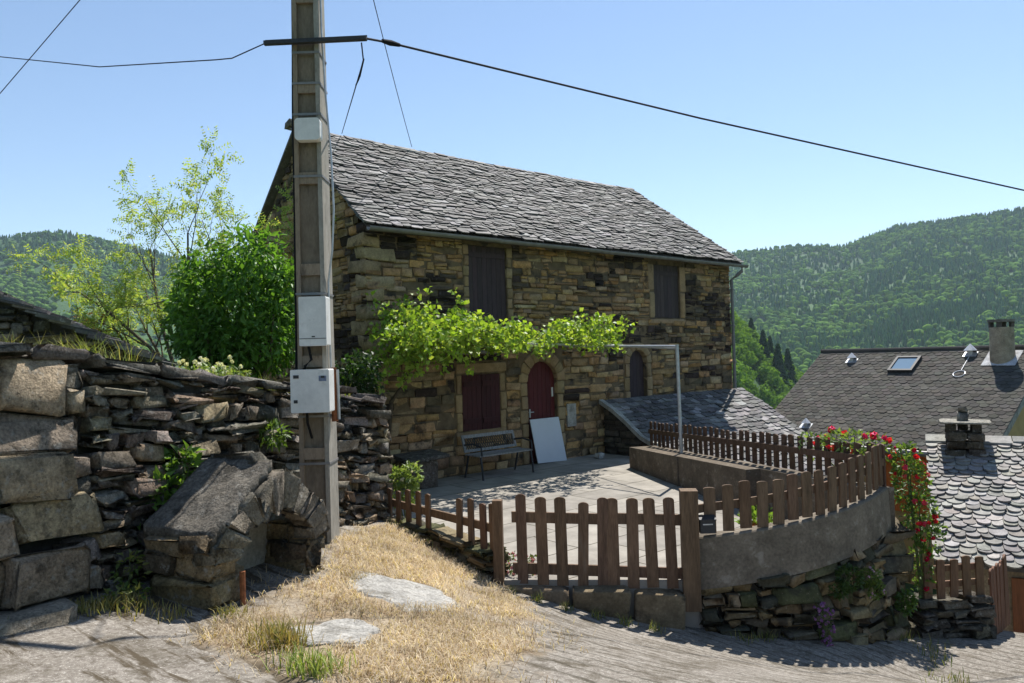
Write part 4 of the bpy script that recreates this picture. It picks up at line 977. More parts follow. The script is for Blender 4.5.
mb.tube([(xr_ - 0.01, PY - 0.08, 5.0), (xr_ - 0.005, PY - 0.08, 3.2), (xr_ + 0.02, PY - 0.08, 2.6), (xr_ + 0.06, PY - 0.08, 2.0), (xr_ + 0.075, PY - 0.08, 1.45), (xr_ + 0.05, PY - 0.08, 1.05), (xr_ + 0.005, PY - 0.08, 0.75), (xr_ + 0.01, PY - 0.08, -0.15)], 0.010, 7)
mb.build('phone_cable', M_galv, pole)
mb = MB(); xr_ = PX + pw(-0.4) + 0.032; mb.tube([(xr_, PY - 0.06, -0.08), (xr_ + 0.008, PY - 0.06, -0.6)], 0.03, 10); mb.build('conduit', M_rust, pole)
mb = MB(); mb.tube([(xr_ + 0.045, PY - 0.07, -0.10), (xr_ + 0.05, PY - 0.07, -0.58)], 0.014, 8); mb.build('conduit', M_galv, pole)

def wire(label, pts, r=0.006, name='overhead_wire', sag=0.0, seg=14):
    out = []
    for i in range(len(pts) - 1):
        a, b = A(pts[i], float), A(pts[i + 1], float)
        for k in range(seg): t = k / seg; out.append(a + (b - a) * t - A([0, 0, sag * 4 * t * (1 - t)]))
    out.append(A(pts[-1], float)); mb = MB(); mb.tube(out, r, 6); o = mb.build(name, M_black, origin=out[0]); tag(o, label, 'wire')
    return o
yr_ = PY - pdp(3.1) - 0.05
wire('low cable drooping from the left end of the pole crossarm across the sky', [(-2.28, yr_, 3.04), (-2.69, 7.4, 3.0), (-2.91, 7.55, 3.05), (-4.7, 8.7, 3.47), (-6.66, 9.9, 4.12), (-10.5, 12, 5.55), (-16, 15, 7.5)], 0.006, seg=6)
wire('thin cable slanting up through the top left corner to the pole top', [(-12, 12.5, 0.6), (PX - 0.1, PY, 6.03)], 0.0055, sag=0.03)
wire('thick black cable running from the crossarm down across the right of the sky', [(-1.32, yr_, 3.06), (-1.127, 7.45, 3.13), (2.38, 9.2, 2.83), (7.55, 11, 2.19), (14.7, 14, 1.53)], 0.011, seg=10)
mb = MB(); mb.tube([(-1.19, 7.36, 3.115), (-1.127, 7.45, 3.13), (-1.04, 7.5, 3.125)], [0.02, 0.03, 0.018], 8); tag(mb.build('cable_clamp', M_black, origin=(-1.127, 7.45, 3.13)), 'small black clamp on the thick cable just past the crossarm end', 'clamp')
wire('thin cable dropping from the pole top straight onto the house ridge', [(PX + 0.1, PY, 6.05), tuple(H(2.77, 2.6, 4.84))], 0.007, sag=0.12)
wire('short looped cable from the crossarm end to the near end of the ridge', [(-1.36, yr_, 3.02), (-1.35, yr_ + 0.02, 2.86), (-1.40, yr_ + 0.02, 2.68), (-1.43, yr_ + 0.03, 2.62), (-1.39, yr_ + 0.03, 2.70), (-1.35, yr_ + 0.05, 2.88), tuple(H(0.99, 2.6, 4.84))], 0.007, seg=8)

random.seed(105); rs.seed(105)
# ------------------------------------------------------------------ neighbouring houses
def polybox(mb, pts, z0, z1, col): mb.prism([(p[0], p[1], z0) for p in pts], (0, 0, z1 - z0), col)
ra = thing('grey_roofed_house', 'house below with a broad dark grey shingle roof, skylight and round chimney', 'house', (9.5, 19, -6.4))
RD_, RE_ = A([0.6, -0.8, 0]), A([-0.8, -0.6, 0]); RL = A([9.0, 21.9, -0.2]); RUN, DROP, RW = 3.37, 2.1, 5.62
rl_ = math.hypot(RUN, DROP); WA = (-RE_ * RUN + A([0, 0, DROP])) / rl_; NA = np.cross(RD_, WA); NA = NA if NA[2] > 0 else -NA
def RA(a, b): return RL + RD_ * a + RE_ * b + A([0, 0, -DROP / RUN * b])
mb = MB(); mb.prism([RA(0.02, 0.02), RA(RW, 0.02), RA(RW, RUN), RA(0.02, RUN)], -NA * 0.06, (0.06, 0.06, 0.06))
bk0, bk1 = RL - RE_ * RUN + A([0, 0, -DROP]), RL + RD_ * RW - RE_ * RUN + A([0, 0, -DROP]); mb.prism([RA(0.02, -0.0), bk0, bk1, RA(RW, -0.0)], (0, 0, -0.06), (0.09, 0.085, 0.08))
SH = [(0.083, 0.078, 0.068), (0.093, 0.087, 0.076), (0.073, 0.069, 0.061), (0.10, 0.094, 0.082)]
slates(mb, RA(0, RUN + 0.06), RD_, WA, NA, rl_ + 0.02, lambda d: (0.0, RW + 0.05), 0.125, (0.2, 0.2), 0.22, 0.012, lambda: jitcol(random.choice(SH), 0.16), shape='hex', jit=0.004)
mb.tube([RA(-0.02, 0) + A([0, 0, 0.03]), RA(RW, 0) + A([0, 0, 0.03])], 0.06, 8, (0.085, 0.08, 0.075))
roofa = mb.build('roof', M_shingle, ra)
mb = MB(); w0 = [RL + RD_ * a + RE_ * b for a, b in ((0.15, -3.1), (RW - 0.25, -3.1), (RW - 0.25, 3.05), (0.15, 3.05))]
polybox(mb, w0, -7.5, RL[2] - DROP - 0.02, (0.4, 0.3, 0.15))
mb.prism([RL + RD_ * (RW - 0.25) + RE_ * 3.05 + A([0, 0, -DROP]), RL + RD_ * (RW - 0.25) - RE_ * 3.05 + A([0, 0, -DROP]), RL + RD_ * (RW - 0.25) + A([0, 0, -0.17])], -RD_ * 0.3)
mb.prism([RL + RD_ * 0.15 + RE_ * 3.05 + A([0, 0, -DROP]), RL + RD_ * 0.15 - RE_ * 3.05 + A([0, 0, -DROP]), RL + RD_ * 0.15 + A([0, 0, -0.17])], RD_ * 0.3)
mb.build('wall', M_plaster, ra)
mb = MB(); mb.tube([RA(-0.05, RUN + 0.1) - A([0, 0, 0.04]), RA(RW + 0.05, RUN + 0.1) - A([0, 0, 0.04])], 0.065, 10); mb.build('gutter', M_zinc, ra)
mb = MB(); q = RL + RD_ * 3.1 + RE_ * 3.07 + A([0, 0, -DROP - 1.5]); mb.box(q, RD_ * 1.5, RE_ * 0.03, A([0, 0, 1.3]), (0.5, 0.13, 0.03)); mb.build('shutter', M_shut, ra)
ra.location = (11.4, 22.8, -7.68); ra.scale = (1.2, 1.2, 1.2)      # a full-sized house, standing clear of the annex
mb = MB(); e0, e1 = RA(RW + 0.02, 0), RA(RW + 0.02, RUN); mb.prism([e0, e1, e1 - A([0, 0, 0.16]), e0 - A([0, 0, 0.16])], RD_ * 0.03, (0.3, 0.28, 0.26)); mb.build('verge_board', M_conc, ra)
# skylight
c0 = RA(2.65, 0.62); wu = RD_; wv_ = -WA
mb = MB()
for (o, u, v) in ((-0.31, 0.62, 0), ):
    mb.box(c0 - wu * 0.31 - wv_ * 0.33, wu * 0.62, wv_ * 0.06, NA * 0.1, (0.1, 0.1, 0.1)); mb.box(c0 - wu * 0.31 + wv_ * 0.27, wu * 0.62, wv_ * 0.06, NA * 0.1)
    mb.box(c0 - wu * 0.31 - wv_ * 0.268, wu * 0.06, wv_ * 0.536, NA * 0.1); mb.box(c0 + wu * 0.25 - wv_ * 0.268, wu * 0.06, wv_ * 0.536, NA * 0.1)
skl = mb.build('skylight', M_iron, roofa)
mb = MB(); mb.box(c0 - wu * 0.248 - wv_ * 0.266, wu * 0.496, wv_ * 0.532, NA * 0.075); g = mb.build('skylight_glass', M_glass, roofa)
def cone(mb, base, r, h, n=10, col=(0.6, 0.6, 0.6), ax=A([0, 0, 1.0])):
    a = A([1.0, 0, 0]); b = A([0, 1.0, 0]); v = [base + r * (math.cos(2 * math.pi * i / n) * a + math.sin(2 * math.pi * i / n) * b) for i in range(n)] + [base + ax * h]
    mb.add(v, [(i, (i + 1) % n, n) for i in range(n)] + [tuple(range(n))[::-1]], col)
for (a, b, s_) in ((1.12, 0.42, 1.0), (4.05, 0.22, 1.15), (1.25, 2.95, 0.9)):
    mb = MB(); p = RA(a, b); mb.tube([p - A([0, 0, 0.05]), p + A([0, 0, 0.13 * s_])], 0.05 * s_, 8, (0.06, 0.06, 0.06)); cone(mb, p + A([0, 0, 0.10 * s_]), 0.13 * s_, 0.15 * s_)
    mb.box(p - wu * 0.15 - wv_ * 0.1, wu * 0.3, wv_ * 0.2, NA * 0.03, (0.55, 0.55, 0.55)); mb.build('roof_vent', M_galv, roofa)
mb = MB(); p = RA(4.08, 0.95); rr = [p + NA * 0.03 + 0.13 * (math.cos(t) * wu + math.sin(t) * wv_) for t in np.linspace(0, 6.283, 15)]; mb.tube(rr, 0.014, 6, cap=False); mb.tube([RA(4.06, 0.3) + NA * 0.03, RA(4.08, 0.82) + NA * 0.03], 0.010, 6); mb.build('roof_hook', M_galv, roofa)
cb = RA(4.8, 0.36); mb = MB(); nn_ = 20
def ring(z, r): return [cb + A([r * math.cos(2 * math.pi * i / nn_), r * math.sin(2 * math.pi * i / nn_), z]) for i in range(nn_)]
v = ring(-0.6, 0.27) + ring(0.74, 0.25) + ring(0.74, 0.2) + ring(0.6, 0.2); mb.add(v, [(k * nn_ + i, k * nn_ + (i + 1) % nn_, (k + 1) * nn_ + (i + 1) % nn_, (k + 1) * nn_ + i) for k in range(3) for i in range(nn_)] + [tuple(range(3 * nn_, 4 * nn_))], (0.38, 0.31, 0.22))
for i in range(4):
    a = math.pi / 4 + i * math.pi / 2; p = cb + A([0.21 * math.cos(a), 0.21 * math.sin(a), 0.74]); mb.box(p - A([0.04, 0.04, 0]), (0.08, 0, 0), (0, 0.08, 0), (0, 0, 0.12), (0.12, 0.1, 0.09))
mb.prism(ring(0.862, 0.28), (0, 0, 0.06), (0.2, 0.18, 0.15)); chm = mb.build('chimney', M_conc, roofa, smooth=False)
mb = MB(); mb.prism([p_ + A([0, 0, 0]) for p_ in [cb + wu * a + wv_ * b + NA * 0.02 for a, b in ((-0.36, -0.3), (0.36, -0.3), (0.36, 0.34), (-0.36, 0.34))]], NA * 0.012); mb.build('flashing', M_conc, chm)

rb_ = thing('slate_roofed_house', 'small house at the right edge with scalloped stone slates and a squat capped chimney', 'house', (8, 12, -6))
BD, BE = A([0.88, -0.475, 0]), A([-0.475, -0.88, 0]); BL = A([7.74, 14.2, -1.85]); BRUN, BDROP, BW = 3.3, 1.39, 5.2
bl_ = math.hypot(BRUN, BDROP); WB = (-BE * BRUN + A([0, 0, BDROP])) / bl_; NB = np.cross(BD, WB); NB = NB if NB[2] > 0 else -NB
def RB(a, b): return BL + BD * a + BE * b + A([0, 0, -BDROP / BRUN * b])
mb = MB(); mb.prism([RB(0.02, 0), RB(BW, 0), RB(BW, BRUN), RB(0.02, BRUN)], -NB * 0.08, (0.08, 0.075, 0.07))
k0, k1 = BL - BE * BRUN + A([0, 0, -BDROP]), BL + BD * BW - BE * BRUN + A([0, 0, -BDROP]); mb.prism([RB(0.02, 0), k0, k1, RB(BW, 0)], (0, 0, -0.08), (0.2, 0.2, 0.19))
slates(mb, RB(0, BRUN + 0.1), BD, WB, NB, bl_ + 0.05, lambda d: (0.0 + random.uniform(-0.03, 0.02), BW), 0.13, (0.15, 0.26), 0.27, 0.024, lambda: jitcol(random.choice([(0.26, 0.245, 0.225), (0.22, 0.21, 0.195), (0.30, 0.285, 0.26), (0.18, 0.17, 0.155), (0.23, 0.21, 0.18)]), 0.2), shape='round', jit=0.045)
a = -0.02
while a < BW - 0.3:
    w = random.uniform(0.25, 0.5); k_ = random.uniform(0.08, 0.17); z_ = random.uniform(0.035, 0.075)
    mb.prism([RB(a, k_) + NB * z_, RB(a + w - 0.015, k_ + random.uniform(-.02, .02)) + NB * z_, RB(a + w - 0.015, -0.05) + A([0, 0, 0.07]), RB(a, -0.05) + A([0, 0, 0.07])], A([0, 0, 0.035]), jitcol((0.25, 0.24, 0.22), 0.25)); a += w
roofb = mb.build('roof', M_slate, rb_)
mb = MB(); w0 = [BL + BD * a + BE * b for a, b in ((0.12, -3.1), (BW - 0.1, -3.1), (BW - 0.1, 3.08), (0.12, 3.08))]; polybox(mb, w0, -7, BL[2] - BDROP - 0.06, (0.25, 0.2, 0.13))
for a in (0.12, BW - 0.4): mb.prism([BL + BD * a + BE * 3.08 + A([0, 0, -BDROP - 0.05]), BL + BD * a - BE * 3.08 + A([0, 0, -BDROP - 0.05]), BL + BD * a + A([0, 0, -0.12])], BD * 0.3, (0.25, 0.2, 0.13))
mb.build('wall', M_house, rb_)
mb = MB(); q = BL + BD * 1.0 + BE * 3.09 + A([0, 0, -BDROP - 1.75]); mb.box(q, BD * 2.2, BE * 0.04, A([0, 0, 1.55]), (0.22, 0.085, 0.035)); mb.build('door', M_shut, rb_)
cbp = RB(0.58, 0.3); st = Stones()
cpt = lambda a, b, z: cbp + BD * a + BE * b + A([0, 0, z])
for k in range(4):
    z = -0.25 + k * 0.15
    for (a, b, w, d) in ((-0.28, 0.02, 0.3 + 0.02 * (k % 2), 0.26), (0.03 + 0.02 * (k % 2), 0.0, 0.27, 0.27), (-0.28, -0.26, 0.24, 0.25), (-0.03, -0.26, 0.33, 0.25)): st.box(cpt(a, b, z), BD * w, A([0, 0, 0.145]), BE * d, jitcol((0.11, 0.09, 0.065), 0.3), 0.01)
for (a, b) in ((-0.28, 0.06), (0.12, 0.06), (-0.28, -0.26), (0.12, -0.26), (-0.08, -0.26)): st.box(cpt(a, b, 0.35), BD * 0.17, A([0, 0, 0.16]), BE * 0.18, jitcol((0.09, 0.075, 0.055), 0.2), 0.01)
ch = st.build('chimney', M_dry, roofb, rough=0.012)
st = Stones(); st.box(cpt(-0.4, -0.38, 0.512), BD * 0.82, A([0, 0, 0.05]), BE * 0.74, (0.33, 0.31, 0.26), 0.02); st.build('cap_slab', M_dry, ch, rough=0.006)
st = Stones(); st.box(cpt(-0.1, -0.08, 0.562), BD * 0.2, A([0, 0, 0.13]), BE * 0.18, (0.28, 0.26, 0.22), 0.03); st.box(cpt(-0.07, -0.06, 0.69), BD * 0.13, A([0, 0, 0.1]), BE * 0.13, (0.3, 0.28, 0.24), 0.03); st.build('cap_stone', M_dry, ch, rough=0.02)

# small slate-roofed shed beyond the garden wall, at the left
shed = thing('stone_shed', 'low stone shed behind the dry stone wall with a thick slate verge', 'shed', (-6, 9, -0.2))
SQ = 0.437
srz = lambda x: 0.06 - (x + 4.01) * SQ
st = Stones(); rubble(st, lambda s, h, d: A([-9 + s, 8.6 - d, h]), 0, 5.2, -0.6, 2.2, (0.07, 0.15), (0.18, 0.42), 0.2, dry_col, gap=0.015, front=0.03, rangef=lambda h: (0, min(5.0, -4.01 + 9 + (0.06 - h) / SQ - 0.25)))
sw_o = st.build('wall', M_dry, shed, rough=0.016)
mb = MB(); mb.prism([(-9, 8.65, -0.9), (-4.1, 8.65, -0.9), (-4.1, 8.65, srz(-4.1) - 0.1), (-9, 8.65, srz(-9) - 0.1)], (-1.25, 2.8, 0)); mb.build('core', M_dark, sw_o)
mb = MB(); Ws = A([-1, 0, SQ]) / math.hypot(1, SQ); Ns = A([SQ, 0, 1]) / math.hypot(1, SQ)
slates(mb, (-3.75, 8.28, srz(-3.75) - 0.03), A([-0.405, 0.914, 0]), Ws, Ns, 5.6, lambda d: (random.uniform(-0.05, 0.05), 3.6), 0.15, (0.25, 0.45), 0.36, 0.034, slate_col(1.1), jit=0.03)
mb.prism([(-3.8, 8.4, srz(-3.8) - 0.05), (-9, 8.4, srz(-9) - 0.05), (-10.4, 11.5, srz(-9) - 0.05), (-5.2, 11.5, srz(-3.8) - 0.05)], (0, 0, 0.03), (0.07, 0.06, 0.05)); mb.build('roof', M_slate, shed)

random.seed(106); rs.seed(106)
# ------------------------------------------------------------------ terrace walls
CWN = A([0.36, -0.933])
def cwpt(u):      # top line of the curved concrete wall
    p = GATE_R + A([0.1, -0.02]) + (CW_R - GATE_R - A([0.1, -0.02])) * u + CWN * 0.34 * 4 * u * (1 - u)
    return A([p[0], p[1]])
def cwz(u): return -1.90 + 0.29 * u
def cwn(u):
    t = cwpt(min(u + 0.02, 1)) - cwpt(max(u - 0.02, 0)); t /= np.linalg.norm(t); return A([t[1], -t[0]])
mb = MB(); nseg = 14; vv = []; ff = []
for i in range(nseg + 1):
    u = i / nseg; p = cwpt(u); n = cwn(u)
    for (o, z) in ((0.02, cwz(u) - 0.52 + 0.04 * u), (0.0, cwz(u) - 0.015), (-0.015, cwz(u)), (-0.17, cwz(u)), (-0.18, -2.6)): q = p + n * o; vv.append((q[0], q[1], z))
for i in range(nseg):
    for j in range(4): ff.append((i * 5 + j, (i + 1) * 5 + j, (i + 1) * 5 + j + 1, i * 5 + j + 1))
ff += [(4, 3, 2, 1, 0), tuple(nseg * 5 + j for j in range(5))]
mb.add(vv, ff, (0.17, 0.142, 0.108)); o = mb.build('concrete_wall', M_conc, origin=(3, 8, -2.3)); tag(o, 'low curved grey concrete wall under the picket fence beside the gate', 'wall')
RPAL = [(0.19, 0.15, 0.09), (0.12, 0.10, 0.07), (0.25, 0.19, 0.11), (0.085, 0.08, 0.055), (0.16, 0.12, 0.065), (0.10, 0.10, 0.05)]
rw = thing('rubble_wall', 'rough mossy rubble retaining wall beneath the curved concrete wall', 'wall', (3, 8, -3)); st = Stones(); CLEN = 2.62
def rmap(s, h, d):
    u = s / CLEN
    if u <= 1: p = cwpt(max(u, 0)); n = cwn(max(u, 0)); zt = cwz(u) - 0.5 + 0.04 * u
    else:
        bt = (BF_L - CW_R) / np.linalg.norm(BF_L - CW_R); p = cwpt(1) + A([0.16, 0.02]) * min(1, (s - CLEN) / 0.15) + bt * (s - CLEN); n = A([bt[1], -bt[0]]); zt = cwz(1) - 0.46
    if abs(s - CLEN) < 0.22:
        bt = (BF_L - CW_R) / np.linalg.norm(BF_L - CW_R); k_ = (s - CLEN + 0.22) / 0.44; n = cwn(1) * (1 - k_) + A([bt[1], -bt[0]]) * k_; n /= np.linalg.norm(n)
    zb = gz1(p[0] + 0.2, p[1] - 0.2) - 0.25; k = 1 - h / 1.3
    q = p + n * (d + 0.0 + 0.13 * k * min(1, 0.15 + u) + 0.05 * float(fnoise(s * 1.3, h, 1.5, 6)))
    return A([q[0], q[1], zb + (zt - zb) * h / 1.3])
rubble(st, rmap, 0.02, CLEN + 1.2, 0, 1.3, (0.12, 0.24), (0.16, 0.4), 0.3, lambda s, h: jitcol(random.choice(RPAL), 0.25), gap=0.025, front=0.05, jit=0.03, split=0.25, skew=0.02)
h_ = -3.55
while h_ < -2.16:      # corner stones
    rh = random.uniform(0.13, 0.22); c_ = cwpt(1) + cwn(1) * 0.09
    if h_ + rh > -2.16: rh = -2.09 - h_
    st.box((c_[0] - 0.30 + random.uniform(-.05, .05), c_[1] - 0.1, h_), (0.46, 0.18, 0), (0, 0, rh - 0.012), (-0.12, 0.30, 0), jitcol(random.choice(RPAL), 0.2), 0.02); h_ += rh
rwo = st.build('stonework', M_house, rw, rough=0.022)
mb = MB(); vv = []; ff = []
for i in range(41):
    s_ = i / 40 * (CLEN + 1.15); a = rmap(s_, 0, -0.12); b = rmap(s_, 1.29, -0.12); vv += [a, b]
for i in range(40): ff.append((2 * i, 2 * i + 2, 2 * i + 3, 2 * i + 1))
mb.add(vv, ff); mb.build('core', M_dark, rwo)
# low stone wall under the left-hand fence
lw = thing('low_stone_wall', 'low ochre stone footing under the short fence left of the gate', 'wall', (-1, 8.8, -2.2)); st = Stones()
LA, LB = A([-1.66, 9.62]), A([-0.24, 7.93]); ld = (LB - LA); LLEN = float(np.linalg.norm(ld)); ld /= LLEN; ln_ = A([ld[1], -ld[0]]); ln_ = ln_ if ln_[1] < 0 else -ln_
def lmap(s, h, d):
    p = LA + ld * s + ln_ * (d + 0.1); zb = -2.5; return A([p[0], p[1], zb + h * (0.47 + 0.03 * float(fnoise(s, 0, 2.5, 1))) / 0.5])
rubble(st, lmap, 0, LLEN, 0, 0.5, (0.08, 0.15), (0.2, 0.45), 0.3, lambda s, h: jitcol(random.choice(RPAL), 0.2), gap=0.02, front=0.04, jit=0.03)
st.build('stonework', M_house, lw, rough=0.02)
# stone kerb under the gate
st = Stones(); gd = GATE_R - GATE_L; GLEN = float(np.linalg.norm(gd)); gd /= GLEN; gn = A([gd[1], -gd[0]])
x = -0.02
while x < GLEN - 0.03:
    w = min(random.uniform(0.5, 0.9), GLEN - x); p = GATE_L + gd * x + gn * 0.17
    k = x / GLEN; zt = -2.385 - 0.055 * k; zb = gz1(p[0], p[1]) - 0.2
    st.box((p[0], p[1], zb), (gd[0] * (w - 0.01), gd[1] * (w - 0.01), 0), (0, 0, zt - zb), (-gn[0] * 0.34, -gn[1] * 0.34, 0), jitcol((0.2, 0.155, 0.1), 0.15), 0.02); x += w
# reversed along/out order is harmless here: blocks are closed
o = st.build('gate_sill', M_house, rough=0.012); tag(o, 'worn stone sill along the foot of the wooden gate', 'stone sill')
# parapet bench under the back fence
def bfp(u): return BF_L + A([0.04, 0]) + (CW_R + A([-0.03, 0.05]) - BF_L - A([0.04, 0])) * u
bft = CW_R - BF_L; BFLEN = float(np.linalg.norm(bft)); bft /= BFLEN; bfn = A([bft[1], -bft[0]])      # points towards the terrace (left)
if bfn[0] > 0: bfn = -bfn
bfz = lambda u: -1.93 + 0.30 * u
mb = MB()
for (u0, u1, w) in ((0.0, 0.33, 0.42), (0.332, 0.66, 0.40), (0.662, 1.0, 0.18)):
    a, b = bfp(u0), bfp(u1); q = [a - bfn * 0.14, b - bfn * 0.14, b + bfn * w, a + bfn * w]; top = A([(p[0], p[1], bfz(u)) for p, u in zip(q, (u0, u1, u1, u0))]); bot = top.copy(); bot[:, 2] = -2.5
    mb.add(np.vstack([bot, top]), [(3, 2, 1, 0), (4, 5, 6, 7), (0, 1, 5, 4), (1, 2, 6, 5), (2, 3, 7, 6), (3, 0, 4, 7)], (0.13, 0.105, 0.078))
o = mb.build('parapet', M_conc, origin=(3.2, 12, -2.3)); tag(o, 'low concrete bench wall along the back of the terrace beneath the dark fence', 'wall')
mb = MB(); a, b = bfp(0), bfp(1); q = [a - bfn * 0.12, b - bfn * 0.0 - A([0.06, 0]), b + bfn * 0.14, a + bfn * 0.2]
mb.prism([(p[0], p[1], -6.5) for p in q], (0, 0, 4.1), (0.2, 0.175, 0.14)); tag(mb.build('terrace_retaining_wall', M_conc, origin=(3.4, 12, -4)), 'outer retaining wall holding up the back of the terrace', 'wall')

random.seed(107); rs.seed(107)
# ------------------------------------------------------------------ picket fences
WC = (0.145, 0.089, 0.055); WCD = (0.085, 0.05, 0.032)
def picket_mesh(name, parent, w, h, th, seed, col, rough_top=0.0):
    mb = MB(); r = w * 0.5; pl = [(-w / 2, 0, 0), (w / 2, 0, 0), (w / 2, 0, h - r * 0.55)]
    for a in np.linspace(0.2, math.pi - 0.2, 7): pl.append((r * math.cos(a), 0, h - r * 0.62 + 0.62 * r * math.sin(a)))
    pl.append((-w / 2, 0, h - r * 0.55)); mb.prism(A(pl) + A(parent['_o']), (0, th, 0), col); return mb.build(name, M_wood, parent)
def fence(name, label, cat, pts, heights, rails, w=0.088, th=0.022, col=WC, rail_h=0.07, rail_pts=None, rail_off=0.024, origin=None, back=1, posts=(), tilt=0.03):
    """pts: (x, y, zbase, rotz); rails: heights above base; rail runs behind the pickets"""
    o = origin or pts[0][:3]; t = thing(name, label, cat, tuple(float(q) for q in o))
    protos = [picket_mesh('picket', t, w, 1.0, th, k, jitcol(col, 0.18)) for k in range(4)]
    used_ = set()
    for i, (x, y, z, rz) in enumerate(pts):
        k = random.randrange(4); hgt = heights(i) * random.uniform(0.97, 1.03); loc = (x - o[0], y - o[1], z - o[2] + random.uniform(-0.012, 0.012))
        if k not in used_: c = protos[k]; used_.add(k); c.location = loc; c.rotation_euler = (0, 0, rz)
        else: c = copy_child(protos[k], t, loc, rz)
        c.rotation_euler = (random.uniform(-0.02, 0.02), random.uniform(-tilt, tilt), rz + random.uniform(-0.03, 0.03)); c.scale = (random.uniform(0.92, 1.06), 1, hgt)
    for k in range(4):
        if k not in used_: bpy.data.objects.remove(protos[k])
    rp = rail_pts or pts
    for rh in rails:
        mb = MB()
        for i in range(len(rp) - 1):
            a, b = A(rp[i][:3], float), A(rp[i + 1][:3], float); d = b - a; L2 = math.hypot(d[0], d[1]); n = A([-d[1], d[0], 0]) / L2 * back
            e = 0.0005 * (i % 2)
            mb.box(a + n * rail_off + A([0, 0, rh + e]), d, n * 0.03, A([0, 0, rail_h]), jitcol(col, 0.1))
        mb.build('rail', M_wood, t)
    for (x, y, z, w_, h_, rz) in posts:
        mb = MB(); cz = math.cos(rz) * w_ / 2; sz = math.sin(rz) * w_ / 2
        mb.prism([(x - cz + sz, y - sz - cz, z), (x + cz + sz, y + sz - cz, z), (x + cz - sz, y + sz + cz, z), (x - cz - sz, y - sz + cz, z)], (0, 0, h_), jitcol(col, 0.12)); mb.build('post', M_wood, t)
    return t
grz = math.atan2(gd[1], gd[0]); zg = lambda x: -2.375 - 0.055 * (x - GATE_L[0]) / 1.92
def gp_(x): p = GATE_L + gd * ((x - GATE_L[0]) / gd[0]); return (float(p[0]), float(p[1]), zg(x), grz)
lx = [0.045, 0.255, 0.455, 0.66, 0.865]; rx = [0.975, 1.17, 1.365, 1.56]
def gate_rails(a, b): return [gp_(a), gp_(b)]
fence('garden_gate', 'five board leaf of the brown wooden gate, hinged on the tall left post', 'gate', [gp_(x) for x in lx], lambda i: 0.90 + 0.02 * math.sin(i * 1.5), (0.10, 0.63), w=0.114, rail_h=0.11, rail_pts=gate_rails(-0.06, 0.91))
fence('garden_gate', 'four board leaf of the brown wooden gate, beside the thick right post', 'gate', [gp_(x) for x in rx], lambda i: 0.91 + 0.03 * (i - 1.5) / 2, (0.10, 0.64), w=0.114, rail_h=0.11, rail_pts=gate_rails(0.925, 1.70))
def post(label, x, y, z, w, h, rz):
    mb = MB(); c, s_ = math.cos(rz) * w / 2, math.sin(rz) * w / 2
    mb.prism([(x - c + s_, y - s_ - c, z), (x + c + s_, y + s_ - c, z), (x + c - s_, y + s_ + c, z), (x - c - s_, y - s_ + c, z)], (0, 0, h), jitcol(WC, 0.1))
    tag(mb.build('gate_post', M_wood, origin=(x, y, z)), label, 'gate post', 'posts of the wooden gate')
post('slim wooden post between the short fence and the gate', GATE_L[0] - 0.03, GATE_L[1], -2.5, 0.10, 0.99, grz)
post('thick square wooden post where the gate meets the concrete wall', GATE_R[0] + 0.03, GATE_R[1], -2.62, 0.17, 1.2, grz)
lrz = math.atan2(ld[1], ld[0])
lf = [(*(LA + ld * (u * LLEN)), -2.06, lrz) for u in (0.03, 0.13, 0.235, 0.335, 0.43, 0.71, 0.81, 0.91, 0.985)]
lf = [(float(a), float(b), c - 0.0, d) for a, b, c, d in lf]
fence('short_picket_fence', 'short stained picket fence with a missing stretch on the low footing', 'fence', lf, lambda i: (0.40, 0.41, 0.42, 0.44, 0.45, 0.48, 0.49, 0.47, 0.50)[i], (0.18,), w=0.1, rail_h=0.09, rail_pts=[lf[0], (float(LB[0]) - 0.03, float(LB[1]) + 0.03, -2.06, 0)], back=1)
cf = []
for i in range(15):
    u = 0.05 + 0.935 * i / 14; p = cwpt(u) - cwn(u) * 0.05; t = cwpt(min(u + .02, 1)) - cwpt(max(u - .02, 0)); cf.append((float(p[0]), float(p[1]), cwz(u) + 0.012, math.atan2(t[1], t[0])))
fence('front_picket_fence', 'sunlit brown picket fence curving along the top of the concrete wall', 'fence', cf, lambda i: 0.47, (0.22,), w=0.112, rail_h=0.085, rail_pts=[(GATE_R[0] + .1, GATE_R[1], -1.89, 0)] + cf + [(float(CW_R[0]), float(CW_R[1]) + 0.03, -1.60, 0)])
nb_ = 35; bfp_ = []
for i in range(nb_):
    u = 0.012 + 0.98 * i / (nb_ - 1); p = bfp(u) - bfn * 0.02; bfp_.append((float(p[0]), float(p[1]), bfz(u) + 0.02, math.atan2(bft[1], bft[0])))
fence('back_picket_fence', 'long dark picket fence in shade along the back edge of the terrace', 'fence', bfp_, lambda i: 0.47, (0.24,), w=0.108, col=(0.10, 0.06, 0.04), rail_h=0.085, rail_pts=[bfp_[0], bfp_[13], bfp_[27], bfp_[-1]], back=-1)

